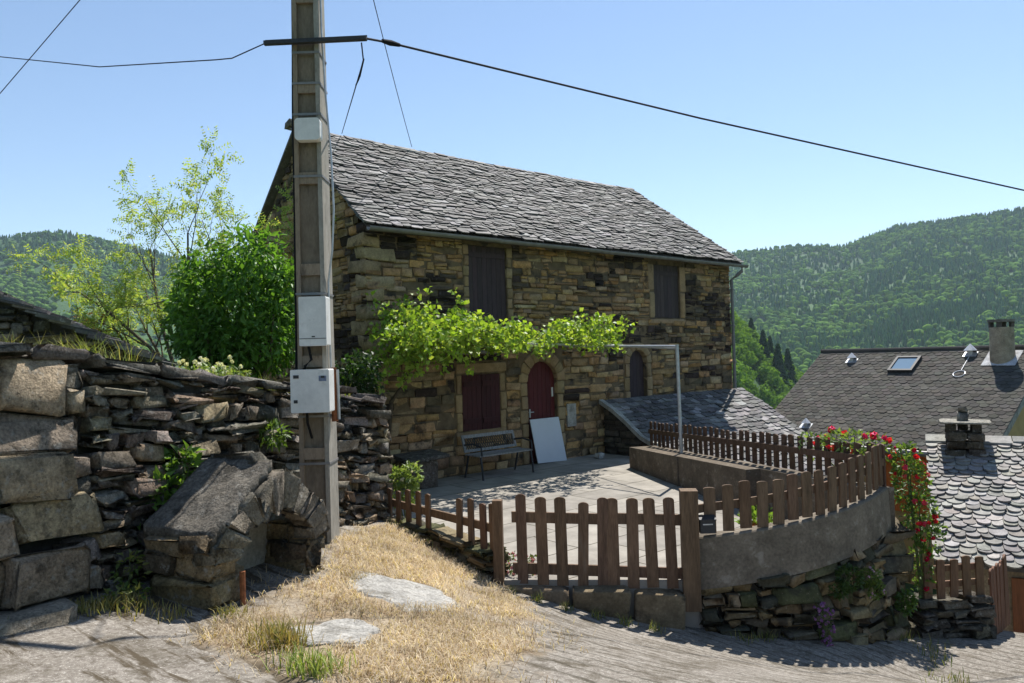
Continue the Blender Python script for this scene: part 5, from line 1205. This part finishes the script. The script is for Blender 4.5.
# lower fence and its stone footing at the lane's right
FA, FB = A([4.6, 8.62]), A([5.42, 8.74])
lw2 = thing('fence_footing', 'small dark stone footing below the lower fence at the lane edge', 'wall', (5, 8.7, -3.2)); st = Stones(); fd = FB - FA; FL = float(np.linalg.norm(fd)); fd /= FL; fnrm = A([fd[1], -fd[0]])
rubble(st, lambda s, h, d: A([*(FA + fd * s + fnrm * (d + 0.1)), -3.65 + h]), -0.1, FL, 0, 0.72, (0.08, 0.16), (0.16, 0.4), 0.35, lambda s, h: jitcol((0.13, 0.115, 0.09), 0.3), gap=0.02, front=0.04, jit=0.03)
st.build('stonework', M_dry, lw2, rough=0.02)
ff_ = [(*(FA + fd * (0.06 + 0.165 * i)), -2.93, math.atan2(fd[1], fd[0])) for i in range(5)]; ff_ = [tuple(float(q) for q in p) for p in ff_]
fence('lower_picket_fence', 'short brown picket fence on the dark footing under the rose bush', 'fence', ff_, lambda i: 0.44 + 0.02 * (i % 2), (0.12, 0.3), w=0.1, col=(0.15, 0.085, 0.05))
GA, GB = A([5.46, 8.74]), A([6.1, 9.45]); gd2 = GB - GA; gl2 = float(np.linalg.norm(gd2)); gd2 /= gl2
g2 = [(*(GA + gd2 * (0.06 + gl2 * i / 6.5)), -3.42 - 0.02 * i, math.atan2(gd2[1], gd2[0])) for i in range(7)]; g2 = [tuple(float(q) for q in p) for p in g2]
fence('lower_gate', 'tall narrow reddish board gate closing the yard at the right edge', 'gate', g2, lambda i: 0.78 + 0.012 * i, (0.12, 0.58), w=0.125, col=(0.17, 0.085, 0.05))
mb = MB(); mpx, mpy = GATE_R[0] + 0.2, GATE_R[1] - 0.07; mb.box((mpx - 0.075, mpy, -1.85), (0.15, 0, 0), (0, 0.07, 0), (0, 0, 0.13)); mb.prism([(mpx - 0.085, mpy - 0.012, -1.72), (mpx + 0.085, mpy - 0.012, -1.72), (mpx + 0.085, mpy + 0.075, -1.69), (mpx - 0.085, mpy + 0.075, -1.69)], (0, 0, 0.012))
mbo = mb.build('mailbox', M_iron, origin=(mpx, mpy, -1.85)); tag(mbo, 'small dark metal letterbox fixed beside the thick gate post', 'letterbox')
mb = MB(); mb.box((mpx - 0.05, mpy - 0.004, -1.765), (0.1, 0, 0), (0, 0.0035, 0), (0, 0, 0.012), (0.5, 0.5, 0.5)); mb.build('slot', M_galv, mbo)

# ------------------------------------------------------------------ pergola frame and vine
pg = thing('pergola_frame', 'galvanised pipe frame with one slim post carrying the vine', 'pergola', (2.97, 13.5, -1.76))
PT = A([2.95, 13.5, 0.06])
mb = MB(); mb.tube([(2.97, 13.5, bfz(0.25) - 0.02), PT + A([0, 0, 0.03])], 0.03, 10); mb.build('post', M_galv, pg)
mb = MB(); mb.tube([PT, H(4.22, -0.02, 0.16)], 0.022, 8); mb.build('rail', M_galv, pg)
mb = MB(); mb.tube([PT - A([0, 0, 0.04]), H(5.0, -1.45, 0.12), H(2.4, -1.1, 0.2)], 0.02, 8); mb.build('rail', M_galv, pg)
mb = MB(); mb.tube([H(6.0, -0.25, 0.2), H(0.2, -0.3, 0.22)], 0.016, 8); mb.build('wall_rail', M_galv, pg)

def sprays(starts, dirs, lens, leaf, step, droop, rng, wander=0.35, spread=0.05):
    """shoots that wander and droop, with leaves along them; returns leaf positions, directions and the shoot polylines"""
    P, D, S = [], [], []
    for p, d, L in zip(starts, dirs, lens):
        p = A(p, float); d = A(d, float); d /= np.linalg.norm(d); pts = [p.copy()]; n = max(2, int(L / step))
        for i in range(n):
            d = d + rng.normal(0, wander * 0.3, 3) + A([0, 0, -droop * i / n]); d /= np.linalg.norm(d); p = p + d * step; pts.append(p.copy())
            for _ in range(leaf):
                P.append(p + rng.normal(0, spread, 3)); q = d * 0.3 + rng.normal(0, 1, 3); q[2] -= 0.25; D.append(q)
        S.append(pts)
    return A(P), A(D), S
rv = np.random.RandomState(5)
vine = thing('grape_vine', 'bright green grape vine trained along the house wall above the door', 'vine', tuple(H(0.75, -0.3, ZB)))
mb = MB()
mb.tube([H(0.3, -0.12, ZB - 0.05), H(0.28, -0.12, -1.6), H(0.4, -0.1, -0.8), H(0.8, -0.3, -0.1), H(1.5, -0.55, 0.12), H(2.6, -0.6, 0.16), H(4.2, -0.7, 0.14), H(6.0, -0.8, 0.1)], [0.05, 0.045, 0.04, 0.038, 0.035, 0.03, 0.022, 0.014], 8, (0.10, 0.075, 0.05))
mb.tube([H(1.0, -0.35, -0.1), H(0.5, -0.7, 0.1), H(0.1, -0.9, 0.25)], [0.035, 0.025, 0.015], 7, (0.10, 0.075, 0.05)); mb.tube([H(1.5, -0.55, 0.12), H(2.2, -1.2, 0.14), H(3.5, -1.35, 0.12)], [0.03, 0.02, 0.012], 7, (0.1, 0.075, 0.05))
mb.build('trunk', M_bark, vine)
S0, D0, L0 = [], [], []
for i in range(340):
    t_ = -rv.uniform(0.35, 1.9); s_ = rv.uniform(0.2 + (t_ + 0.4) * 0.46, 5.75 + (t_ + 0.4) * 0.7) if i % 3 else rv.uniform(-0.1, 2.4)
    hump = 1.12 + 0.45 * float(fnoise(s_, 0, 2.0, 3)) + (0.3 if s_ < 1.3 else 0)
    S0.append(H(s_, t_, 0.18 + rv.uniform(-0.12, 0.12))); up_ = rv.uniform(-0.2, 1.5) * hump
    D0.append(HU * rv.normal(0.05, 0.6) - HV * rv.normal(0.2, 0.4) + A([0, 0, up_])); L0.append(rv.uniform(0.2, 0.72) * hump * (0.55 if up_ < 0 else 1))
for i in range(60):   # the left end hangs lower
    S0.append(H(rv.uniform(-0.15, 1.0), -rv.uniform(0.3, 1.0), rv.uniform(-0.1, 0.75))); D0.append(-HU * rv.uniform(-0.4, 1) - HV * 0.4 + A([0, 0, rv.uniform(-0.9, 1.6)])); L0.append(rv.uniform(0.3, 0.75))
VP, VD, VS = sprays(S0, D0, L0, 3, 0.07, 0.35, rv, spread=0.045)
LG = A([[0.23, 0.36, 0.04], [0.29, 0.41, 0.06], [0.16, 0.27, 0.035], [0.34, 0.44, 0.09]])
leafmesh('foliage', VP, VD, rv.uniform(0.055, 0.115, len(VP)), LG[rv.randint(0, 4, len(VP))] * rv.uniform(0.8, 1.2, (len(VP), 1)), M_tree_leaf, vine, width=0.95, rng=rv)
mb = MB()
for pts in VS: mb.tube(pts[::2] if len(pts) > 4 else pts, 0.005, 4, (0.16, 0.14, 0.05), cap=False)
tag(mb.build('shoots', M_bark, vine), kind='stuff')

random.seed(108); rs.seed(108)
# ------------------------------------------------------------------ trees and plants
def bush_tree(name, label, cat, base, center, rad, n, size, pal, seed, stems=6, mat_=None, clumps=46, width=0.42, group=None):
    rng = np.random.RandomState(seed); base = A(base, float); center = A(center, float); rad = A(rad, float)
    t = thing(name, label, cat, tuple(base), group)
    mb = MB(); cc = []
    for i in range(clumps):
        d = rng.normal(0, 1, 3); d /= np.linalg.norm(d); cc.append(center + d * rad * (rng.uniform(0.55, 0.86) if clumps > 50 else rng.uniform(0.35, 0.92)))
    cc = A(cc)
    for i in range(stems):
        e = cc[rng.randint(len(cc))]; mid = base + (e - base) * 0.5 + rng.normal(0, 0.08, 3) * rad; mb.tube([base + rng.normal(0, 0.03, 3) * A([1, 1, 0]), mid, e], [0.035 * rad[2], 0.022 * rad[2], 0.008], 6, (0.11, 0.09, 0.06))
    mb.build('trunk', M_bark, t)
    ci = rng.randint(0, clumps, n); d = rng.normal(0, 1, (n, 3)); d /= np.linalg.norm(d, axis=1, keepdims=True)
    cr_ = rng.uniform(0.2, 0.32, clumps) if clumps > 50 else rng.uniform(0.22, 0.4, clumps)
    pos = cc[ci] + d * (cr_[ci] * rng.uniform(0.5, 1.05, n) ** 0.5)[:, None] * rad
    pos[:, 2] = np.maximum(pos[:, 2], base[2] + 0.03)
    dr = d * 0.7 + rng.normal(0, 0.5, (n, 3)); dr[:, 2] -= 0.35
    ct = rng.uniform(0.8, 1.2, clumps)
    cols = A(pal)[rng.randint(0, len(pal), n)] * (ct[ci] * rng.uniform(0.85, 1.15, n))[:, None]
    leafmesh('crown', pos, dr, rng.uniform(0.7, 1.3, n) * size, cols, mat_ or M_tree_leaf, t, width=width, rng=rng)
    return t
bush_tree('round_bush', 'dense round dark green bush behind the wall left of the pole', 'bush', (-4.05, 11.1, -0.75), (-4.0, 11.1, 0.78), (1.0, 1.0, 1.22), 11000, 0.12, [(0.09, 0.20, 0.03), (0.11, 0.24, 0.035), (0.075, 0.17, 0.026), (0.13, 0.26, 0.045)], 31, clumps=90)
bush_tree('ivy_shrub', 'dark shrub growing against the house corner just right of the pole', 'shrub', (-2.45, 11.6, -0.75), (-2.45, 11.9, -0.35), (0.4, 0.5, 0.5), 1600, 0.08, [(0.02, 0.05, 0.014), (0.03, 0.065, 0.016)], 32, clumps=24, width=0.6)
bush_tree('rusty_shrub', 'small reddish brown shrub beyond the shed roof', 'shrub', (-7.2, 13, -0.4), (-7.25, 13.0, 0.62), (0.32, 0.3, 0.42), 800, 0.07, [(0.20, 0.10, 0.03), (0.15, 0.11, 0.03), (0.25, 0.14, 0.05)], 33, clumps=16)
bush_tree('white_flower_plant', 'low leafy plant with white flowers on the wall top beside the bush', 'plant', (-3.45, 8.3, -0.42), (-3.4, 8.5, -0.22), (0.55, 0.5, 0.2), 1500, 0.075, [(0.14, 0.22, 0.05), (0.2, 0.27, 0.09)], 34, clumps=22)

def airy_tree():
    rng = np.random.RandomState(84); base = A([-5.75, 13.2, -0.5])
    t = thing('airy_tree', 'thin many stemmed tree with sparse yellow green leaves against the sky', 'tree', tuple(base)); mb = MB(); tips = []
    def branch(p, d, L, r, lvl):
        pts = [p]; rr = [r]; n = 5
        for i in range(n):
            d = d + rng.normal(0, 0.10, 3) + A([0, 0, 0.03]); d = d / np.linalg.norm(d); p = p + d * L / n; pts.append(p); rr.append(r * (1 - 0.62 * (i + 1) / n))
            if lvl < 3 and i >= 1:
                for _ in range((rng.randint(1, 3) if lvl == 0 else rng.randint(1 if lvl < 2 else 0, 2))):
                    q = d + rng.normal(0, 0.55, 3); q[2] += 0.15; q /= np.linalg.norm(q); branch(p, q, L * rng.uniform(0.3, 0.5), rr[-1] * 0.6, lvl + 1)
            if lvl >= 2 and i >= 2: tips.append((p, d))
        tips.append((p, d)); mb.tube(pts, rr, 5 if lvl else 7, (0.15, 0.125, 0.09), cap=False)
    for (dx, dy, dz, L) in ((-0.45, 0, 1, 2.4), (-0.18, 0.1, 1, 2.7), (0.13, -0.1, 1, 2.75), (0.55, 0.4, 1, 3.2), (-1.25, -0.1, 0.8, 1.8), (0.02, 0.3, 1, 2.5), (-0.75, 0.1, 0.8, 1.7), (0.75, 0.9, 1.1, 3.2)):
        d = A([dx, dy, dz]); branch(base + rng.normal(0, 0.08, 3) * A([1, 1, 0]), d / np.linalg.norm(d), L, 0.04, 0)
    mb.build('trunk', M_bark, t)
    P, D = [], []
    for (p, d) in tips:
        for _ in range(2):
            ax = d * 0.6 + rng.normal(0, 0.6, 3); ax[2] -= 0.1; ax /= np.linalg.norm(ax); sd_ = np.cross(ax, rng.normal(0, 1, 3)); sd_ /= np.linalg.norm(sd_)
            if rng.uniform() < 0.66: continue
            for k in range(6):
                q = p + ax * 0.045 * (k + 1); P += [q, q]; D += [sd_ + ax * 0.5, -sd_ + ax * 0.5]
    P, D = A(P), A(D); pal = A([[0.31, 0.42, 0.10], [0.37, 0.47, 0.13], [0.24, 0.36, 0.085], [0.42, 0.46, 0.13]])
    leafmesh('crown', P, D, rng.uniform(0.04, 0.07, len(P)), pal[rng.randint(0, 4, len(P))], M_tree_leaf, t, width=0.5, rng=rng)
airy_tree()

def blooms(parent, spots, rad, pal, seed, petals=12):
    """one small flower head mesh per colour, copied to each spot"""
    rng = np.random.RandomState(seed); protos = []; o = A(parent['_o'])
    for c in pal:
        mb = MB(); d = rng.normal(0, 1, (petals, 3)); d /= np.linalg.norm(d, axis=1, keepdims=True)
        for q in d:
            u = np.cross(q, rng.normal(0, 1, 3)); u /= np.linalg.norm(u); v = np.cross(q, u); p = o + q * rad * 0.55
            mb.add([p - u * rad * 0.6, p + v * rad * 0.6 + q * rad * 0.3, p + u * rad * 0.6, p - v * rad * 0.6 - q * rad * 0.1], [(0, 1, 2, 3)], A(c) * rng.uniform(0.8, 1.2))
        protos.append(mb.build('blossom', M_petal, parent))
    for i, s_ in enumerate(spots):
        k = i if i < len(protos) else rng.randint(len(protos)); loc = A(s_) - o
        if i < len(protos): protos[i].location = loc
        else:
            c = copy_child(protos[k], parent, loc, rng.uniform(0, 6)); f = rng.uniform(0.7, 1.3); c.scale = (f, f, f)
def flower_bush(name, label, cat, base, blobs, n, size, pal, fl_pal, nfl, rad, seed, side=None, width=0.6):
    rng = np.random.RandomState(seed); t = thing(name, label, cat, tuple(base)); P, D, FS = [], [], []
    wts = A([b[3] * b[4] * b[5] for b in blobs]); wts = wts / wts.sum()
    bi = rng.choice(len(blobs), n, p=wts)
    for i in bi:
        b = blobs[i]; d = rng.normal(0, 1, 3); d /= np.linalg.norm(d); P.append(A(b[:3]) + d * A(b[3:6]) * rng.uniform(0.4, 1.0) ** 0.5); D.append(d + rng.normal(0, 0.6, 3))
    leafmesh('foliage', P, D, rng.uniform(0.7, 1.3, n) * size, A(pal)[rng.randint(0, len(pal), n)] * rng.uniform(0.8, 1.2, (n, 1)), M_tree_leaf, t, width=width, rng=rng)
    mb = MB()
    for b in blobs: mb.tube([A(base, float), A(b[:3]) + A([0, 0, -b[5] * 0.3]), A(b[:3]) + A([0, 0, b[5] * 0.6])], [0.012, 0.009, 0.004], 5, (0.1, 0.12, 0.05))
    mb.build('stem', M_bark, t)
    for k in range(nfl):
        b = blobs[rng.choice(len(blobs), p=wts)]; d = rng.normal(0, 1, 3); d[1] -= 0.6; d[2] += 0.1; d /= np.linalg.norm(d); FS.append(A(b[:3]) + d * A(b[3:6]) * 1.02)
    if nfl: blooms(t, FS, rad, fl_pal, seed + 1)
    return t
RED = [(0.62, 0.02, 0.04), (0.55, 0.01, 0.07), (0.68, 0.06, 0.12)]; GRN = [(0.07, 0.13, 0.025), (0.10, 0.18, 0.035), (0.14, 0.2, 0.06)]
flower_bush('rose_bush', 'climbing rose with crimson blooms spilling over the end of the concrete wall', 'rose bush', (4.62, 8.66, -3.3), [(4.55, 8.72, -1.62, .2, .16, .3), (4.62, 8.68, -2.0, .2, .15, .3), (4.5, 8.7, -1.35, .16, .14, .2), (4.72, 8.66, -2.2, .16, .12, .22), (4.6, 8.66, -2.55, .12, .1, .25), (4.58, 8.68, -2.9, .09, .09, .2)], 1150, 0.06, GRN, RED, 30, 0.033, 41)
def bz(u, o, dz): p = bfp(u) - bfn * o; return (float(p[0]), float(p[1]), bfz(u) + dz)
flower_bush('geranium', 'red geraniums growing behind the far end of the dark back fence', 'flowers', bz(0.87, 0.2, 0.0), [(*bz(u, 0.16, dz), .2, .2, .17) for u, dz in ((0.78, 0.38), (0.85, 0.44), (0.9, 0.44), (0.955, 0.40))], 420, 0.07, [(0.13, 0.2, 0.05), (0.17, 0.25, 0.07)], [(0.7, 0.03, 0.06), (0.66, 0.03, 0.16), (0.75, 0.1, 0.05)], 18, 0.045, 43)
PUR = [(0.36, 0.16, 0.42), (0.42, 0.22, 0.48), (0.3, 0.13, 0.36)]
def rwp(s, h, d=0.06): p = rmap(s, h, d); return tuple(float(q) for q in p)
p = rwp(1.18, 0.75); flower_bush('purple_flowers', 'hanging tuft of mauve flowers in the middle of the rubble wall', 'flowers', p, [(p[0], p[1] - .02, p[2], .1, .06, .1), (p[0] + .02, p[1] - .04, p[2] - .14, .08, .05, .12), (p[0] + .02, p[1] - .05, p[2] - .28, .05, .04, .1)], 120, 0.035, [(0.12, 0.15, 0.06)], PUR, 75, 0.016, 45)
p = rwp(1.9, 1.02); flower_bush('wall_plant', 'green cushion plant with pale pink flowers high on the rubble wall', 'plant', p, [(p[0], p[1] - .03, p[2], .11, .07, .1), (p[0] + .05, p[1] - .04, p[2] - .13, .09, .06, .1)], 420, 0.04, [(0.16, 0.22, 0.06), (0.1, 0.16, 0.04)], [(0.55, 0.35, 0.5)], 12, 0.014, 46)
p = rwp(1.55, 1.1); flower_bush('wall_plant', 'dark green fern clump just under the concrete wall', 'plant', p, [(p[0], p[1] - .03, p[2], .13, .07, .12), (p[0] - .12, p[1] - .03, p[2] - .1, .1, .06, .1)], 420, 0.05, [(0.045, 0.08, 0.022), (0.065, 0.11, 0.03)], RED, 0, 0.01, 47)
p = rwp(2.55, 0.6); flower_bush('wall_plant', 'small leafy weed low on the end of the rubble wall', 'plant', p, [(p[0], p[1] - .03, p[2], .1, .07, .12)], 240, 0.05, [(0.07, 0.13, 0.03), (0.1, 0.17, 0.04)], RED, 0, 0.01, 48)
flower_bush('pink_flowers', 'low pink flowering plant inside the gate next to its slim post', 'flowers', (-0.02, 8.05, ZB), [(0.0, 8.1, ZB + 0.1, .16, .12, .12), (0.16, 8.08, ZB + 0.08, .12, .1, .1)], 200, 0.04, [(0.12, 0.17, 0.06)], [(0.6, 0.32, 0.45), (0.5, 0.25, 0.4)], 45, 0.018, 49)
flower_bush('pale_plant', 'pale green plant with small white flowers at the corner of the short fence', 'plant', (-1.45, 10.0, ZB), [(-1.5, 9.95, -1.72, .18, .15, .25), (-1.38, 9.95, -1.55, .14, .12, .16), (-1.62, 10.0, -1.6, .12, .12, .14)], 620, 0.075, [(0.2, 0.27, 0.09), (0.15, 0.22, 0.06)], [(0.75, 0.73, 0.66)], 16, 0.022, 50)
nzz = lambda x, y: gz1(x, y)
flower_bush('leafy_weed', 'tall leafy weed growing between the dry stone wall and the niche', 'plant', (-2.95, 6.1, -1.7), [(-2.88, 6.05, -1.05, .15, .12, .16), (-2.74, 6.25, -0.85, .13, .12, .14), (-2.98, 5.95, -1.22, .12, .1, .15)], 330, 0.1, [(0.11, 0.2, 0.035), (0.15, 0.26, 0.05), (0.08, 0.15, 0.03)], RED, 0, 0.02, 51, width=0.45)
flower_bush('leafy_weed', 'small weed on the dry stone wall close to the utility pole', 'plant', (-2.42, 7.45, -0.75), [(-2.36, 7.4, -0.72, .13, .1, .1)], 110, 0.08, [(0.1, 0.17, 0.035)], RED, 0, 0.02, 52, width=0.45)
flower_bush('leafy_weed', 'low weed creeping at the foot of the big wall blocks near the niche', 'plant', (-2.9, 5.55, -1.65), [(-2.82, 5.5, -1.5, .1, .08, .16), (-2.75, 5.3, -1.62, .14, .1, .06)], 160, 0.06, [(0.12, 0.18, 0.04), (0.2, 0.22, 0.07)], RED, 0, 0.02, 53, width=0.4)
# white daisies of the wall-top plant
rq = np.random.RandomState(6); blooms([o for o in bpy.data.objects if o.name == 'white_flower_plant'][0], [(-3.4 + rq.normal(0, .28), 8.35 + rq.normal(0, .2), -0.02 + rq.uniform(-.12, .08)) for _ in range(24)], 0.03, [(0.78, 0.77, 0.7), (0.7, 0.7, 0.6)], 55)

def grass_tuft(name, label, pts, h0, h1, pal, seed, n, lean=(0.2, 0.9), wid=0.004, kind='stuff'):
    rng = np.random.RandomState(seed); pts = A(pts, float); i = rng.randint(0, len(pts), n); p = pts[i][:, :3] + np.stack([rng.normal(0, 1, n), rng.normal(0, 1, n), np.zeros(n)], 1) * pts[i][:, 3:4]
    p[:, 2] = pts[i][:, 2]; c = A(pal)[rng.randint(0, len(pal), n)] * rng.uniform(0.8, 1.2, (n, 1))
    return tag(grassmesh(name, p, rng.uniform(h0, h1, n), rng.uniform(*lean, n), wid, c, M_straw, rng=rng), label, 'grass', kind=kind)
GP = [(0.2, 0.24, 0.06), (0.15, 0.2, 0.05), (0.34, 0.3, 0.12)]
pts = []
for i in range(16):
    s_ = 1.2 + i * 0.42; q = wallpt(min(s_, _wl[-1] - 0.3)) - wallnrm(min(s_, _wl[-1] - .3)) * rs.uniform(0.42, 0.9); pts.append((q[0], q[1], walltop(min(s_, _wl[-1])) - 0.1, 0.14))
grass_tuft('wall_top_grass', 'green and straw grass growing along the top of the dry stone wall', pts, 0.08, 0.3, GP, 61, 1700)
grass_tuft('tall_grass', 'tall pale grass in front of the shed wall', [(-5.0, 7.4, -0.1, 0.12), (-4.7, 7.6, -0.12, 0.12), (-4.4, 7.7, -0.13, 0.1), (-4.05, 7.6, -0.15, 0.15)], 0.2, 0.55, [(0.42, 0.38, 0.16), (0.3, 0.32, 0.1), (0.2, 0.26, 0.06)], 62, 420, (0.3, 1.0))
GG = lambda x, y, r: (x, y, gz1(x, y), r)
grass_tuft('grass_tuft', 'brownish grass tuft at the lane edge next to the smaller flat rock', [GG(-1.55, 4.72, 0.09), GG(-1.45, 4.65, 0.06)], 0.06, 0.17, [(0.3, 0.24, 0.09), (0.2, 0.2, 0.06), (0.36, 0.27, 0.12)], 63, 500)
grass_tuft('grass_tuft', 'fresh green grass tuft at the bottom edge of the straw', [GG(-1.22, 4.28, 0.07), GG(-1.1, 4.2, 0.06)], 0.06, 0.16, [(0.2, 0.27, 0.06), (0.28, 0.33, 0.1)], 64, 220)
grass_tuft('grass_fringe', 'thin weeds and grass along the foot of the walls and the sill', [GG(-0.1 + 0.28 * i, 7.5 - 0.04 * i, 0.04) for i in range(6)] + [GG(2.2 + 0.25 * i, 7.45 + 0.11 * i, 0.07) for i in range(9)] + [GG(-1.5 + .12 * i, 9.3 - .14 * i, .05) for i in range(10)] + [GG(4.3, 8.1, .15), GG(4.2, 7.7, .1), GG(4.05, 7.2, .1), GG(3.9, 6.8, .1), GG(3.75, 6.4, .09)], 0.03, 0.12, [(0.18, 0.2, 0.06), (0.3, 0.26, 0.1), (0.12, 0.16, 0.04)], 65, 1300)
grass_tuft('grass_fringe', 'dry weeds along the foot of the dry stone wall and the niche', [GG(-3.0 + .05 * i, 5.0 + 0.06 * i, 0.07) for i in range(6)] + [GG(-2.6, 5.2, .08), GG(-2.35, 5.15, .06), GG(-2.0, 5.25, .05), GG(-3.3, 4.5, 0.1)], 0.03, 0.11, [(0.3, 0.25, 0.1), (0.2, 0.2, 0.07)], 66, 700)

# ------------------------------------------------------------------ things on the terrace
bench = thing('garden_bench', 'dark metal and wood bench in front of the lower shuttered window', 'bench', tuple(H(2.3, -0.5, ZB)))
B0, B1 = 1.84, 3.16
def slat(mb, t, z, dt, dz, c=(0.2, 0.2, 0.2)): mb.box(H(B0, t, z), HU * (B1 - B0), HV * dt, A([0, 0, dz]), jitcol(c, 0.1))
mb = MB()
for i in range(5): slat(mb, -0.82 + i * 0.095, ZB + 0.43, 0.08, 0.025, (0.27, 0.26, 0.25))
mb.build('seat', M_wood, bench)
mb = MB(); tb = lambda z: -0.36 + (z - 0.45) * 0.32
for (z, dz) in ((0.48, 0.05), (0.74, 0.06)): mb.prism([H(B0, tb(z), ZB + z), H(B1, tb(z), ZB + z), H(B1, tb(z + dz), ZB + z + dz), H(B0, tb(z + dz), ZB + z + dz)], HV * 0.025, (0.27, 0.26, 0.25))
for s_ in (B0, B1 - 0.05): mb.prism([H(s_, tb(0.531), ZB + 0.531), H(s_ + 0.05, tb(0.531), ZB + 0.531), H(s_ + 0.05, tb(0.739), ZB + 0.739), H(s_, tb(0.739), ZB + 0.739)], HV * 0.025, (0.27, 0.26, 0.25))
bko = mb.build('backrest', M_wood, bench)
mb = MB()
for k in range(22):
    for sg in (-1, 1):
        a = B0 + 0.06 + k * 0.056; b = a + sg * 0.11; a2, b2 = np.clip([a, b], B0 + 0.05, B1 - 0.05); mb.tube([H(a2, tb(0.53) + 0.012, ZB + 0.53), H(b2, tb(0.74) + 0.012, ZB + 0.74)], 0.006, 4, cap=False)
mb.build('lattice', M_iron, bko)
for s_ in (B0 + 0.03, B1 - 0.03):
    for (pts) in (([-0.80, 0.43], [-0.84, 0.2], [-0.86, 0.0]), ([-0.42, 0.43], [-0.36, 0.2], [-0.30, 0.0])):
        mb = MB(); mb.tube([H(s_, t, ZB + z) for t, z in pts], 0.02, 7); mb.build('leg', M_iron, bench)
    mb = MB(); mb.tube([H(s_, -0.3, ZB + 0.62), H(s_, -0.55, ZB + 0.66), H(s_, -0.82, ZB + 0.62), H(s_, -0.84, ZB + 0.45)], 0.018, 7); mb.build('armrest', M_iron, bench)
mb = MB(); mb.prism([H(3.87, -0.20, ZB + 0.03), H(4.72, -0.20, ZB + 0.0), H(4.64, -0.06, ZB + 0.94), H(3.80, -0.06, ZB + 0.94)], HV * 0.02 + A([0, 0, 0.006]))
o = mb.build('leaning_board', M_board, origin=H(4.3, -0.3, ZB)); tag(o, 'plain white board leaning against the lower half of the red arched door', 'board')
tbl = thing('stone_table', 'dark rough stone slab table at the left end of the house wall', 'table', tuple(H(0.75, -0.6, ZB)))
st = Stones(); st.box(H(0.2, -0.25, ZB + 0.52), HU * 1.0, A([0, 0, 0.07]), -HV * 0.62, (0.12, 0.11, 0.095), 0.015); st.build('table_top', M_dry, tbl, rough=0.01)
st = Stones(); st.box(H(0.42, -0.32, ZB), HU * 0.55, A([0, 0, 0.518]), -HV * 0.42, (0.16, 0.13, 0.1), 0.02); st.build('base', M_dry, tbl, rough=0.015)
def pot(name, label, x, y, z, r, h, col, seed, fol=True):
    t = thing(name, label, 'plant pot', (x, y, z)); mb = MB(); n = 16; pr = [(0.7, 0), (0.98, 0.85), (1.08, 0.86), (1.08, 1.0), (0.92, 1.0), (0.9, 0.85)]
    v = [(x + r * q * math.cos(2 * math.pi * i / n), y + r * q * math.sin(2 * math.pi * i / n), z + h * k) for q, k in pr for i in range(n)]
    mb.add(v, [(a * n + i, a * n + (i + 1) % n, (a + 1) * n + (i + 1) % n, (a + 1) * n + i) for a in range(5) for i in range(n)] + [tuple(range(n))[::-1], tuple(range(5 * n, 6 * n))], col); mb.build('pot', M_conc, t)
    rng = np.random.RandomState(seed); k = 160; d = rng.normal(0, 1, (k, 3)); d[:, 2] = np.abs(d[:, 2]); d /= np.linalg.norm(d, axis=1, keepdims=True)
    leafmesh('foliage', A([x, y, z + h]) + d * r * rng.uniform(0.3, 1.5, (k, 1)), d, rng.uniform(0.05, 0.1, k), A([[0.13, 0.22, 0.04]]) * rng.uniform(0.7, 1.3, (k, 1)), M_tree_leaf, t, rng=rng)
pot('flower_pot', 'terracotta pot with a yellow green plant behind the front fence', 2.78, 8.75, ZB, 0.15, 0.3, (0.4, 0.15, 0.06), 71)
st = Stones(); st.box(H(5.3, -0.5, ZB), HU * 0.16, A([0, 0, 0.11]), -HV * 0.13, (0.5, 0.48, 0.43), 0.02); tag(st.build('loose_stone', M_dress, rough=0.03), 'small pale stone lying on the terrace near the annex wall', 'stone')

# ------------------------------------------------------------------ the hazy valley air
HZ = 3800.0; mb = MB(); mb.box((-HZ, -HZ, -90), (2 * HZ, 0, 0), (0, 2 * HZ, 0), (0, 0, 520))
Mh = bpy.data.materials.new('valley_haze'); Mh.use_nodes = True; n = Mh.node_tree.nodes; n.clear(); ho = n.new('ShaderNodeOutputMaterial'); hv = n.new('ShaderNodeVolumePrincipled')
hv.inputs['Color'].default_value = (0.66, 0.86, 1.0, 1); hv.inputs['Density'].default_value = 0.00012; hv.inputs['Anisotropy'].default_value = 0.2
Mh.node_tree.links.new(hv.outputs[0], ho.inputs['Volume'])
hz = mb.build('haze', Mh); tag(hz, 'thin blue summer haze filling the valley', 'haze', kind='stuff')
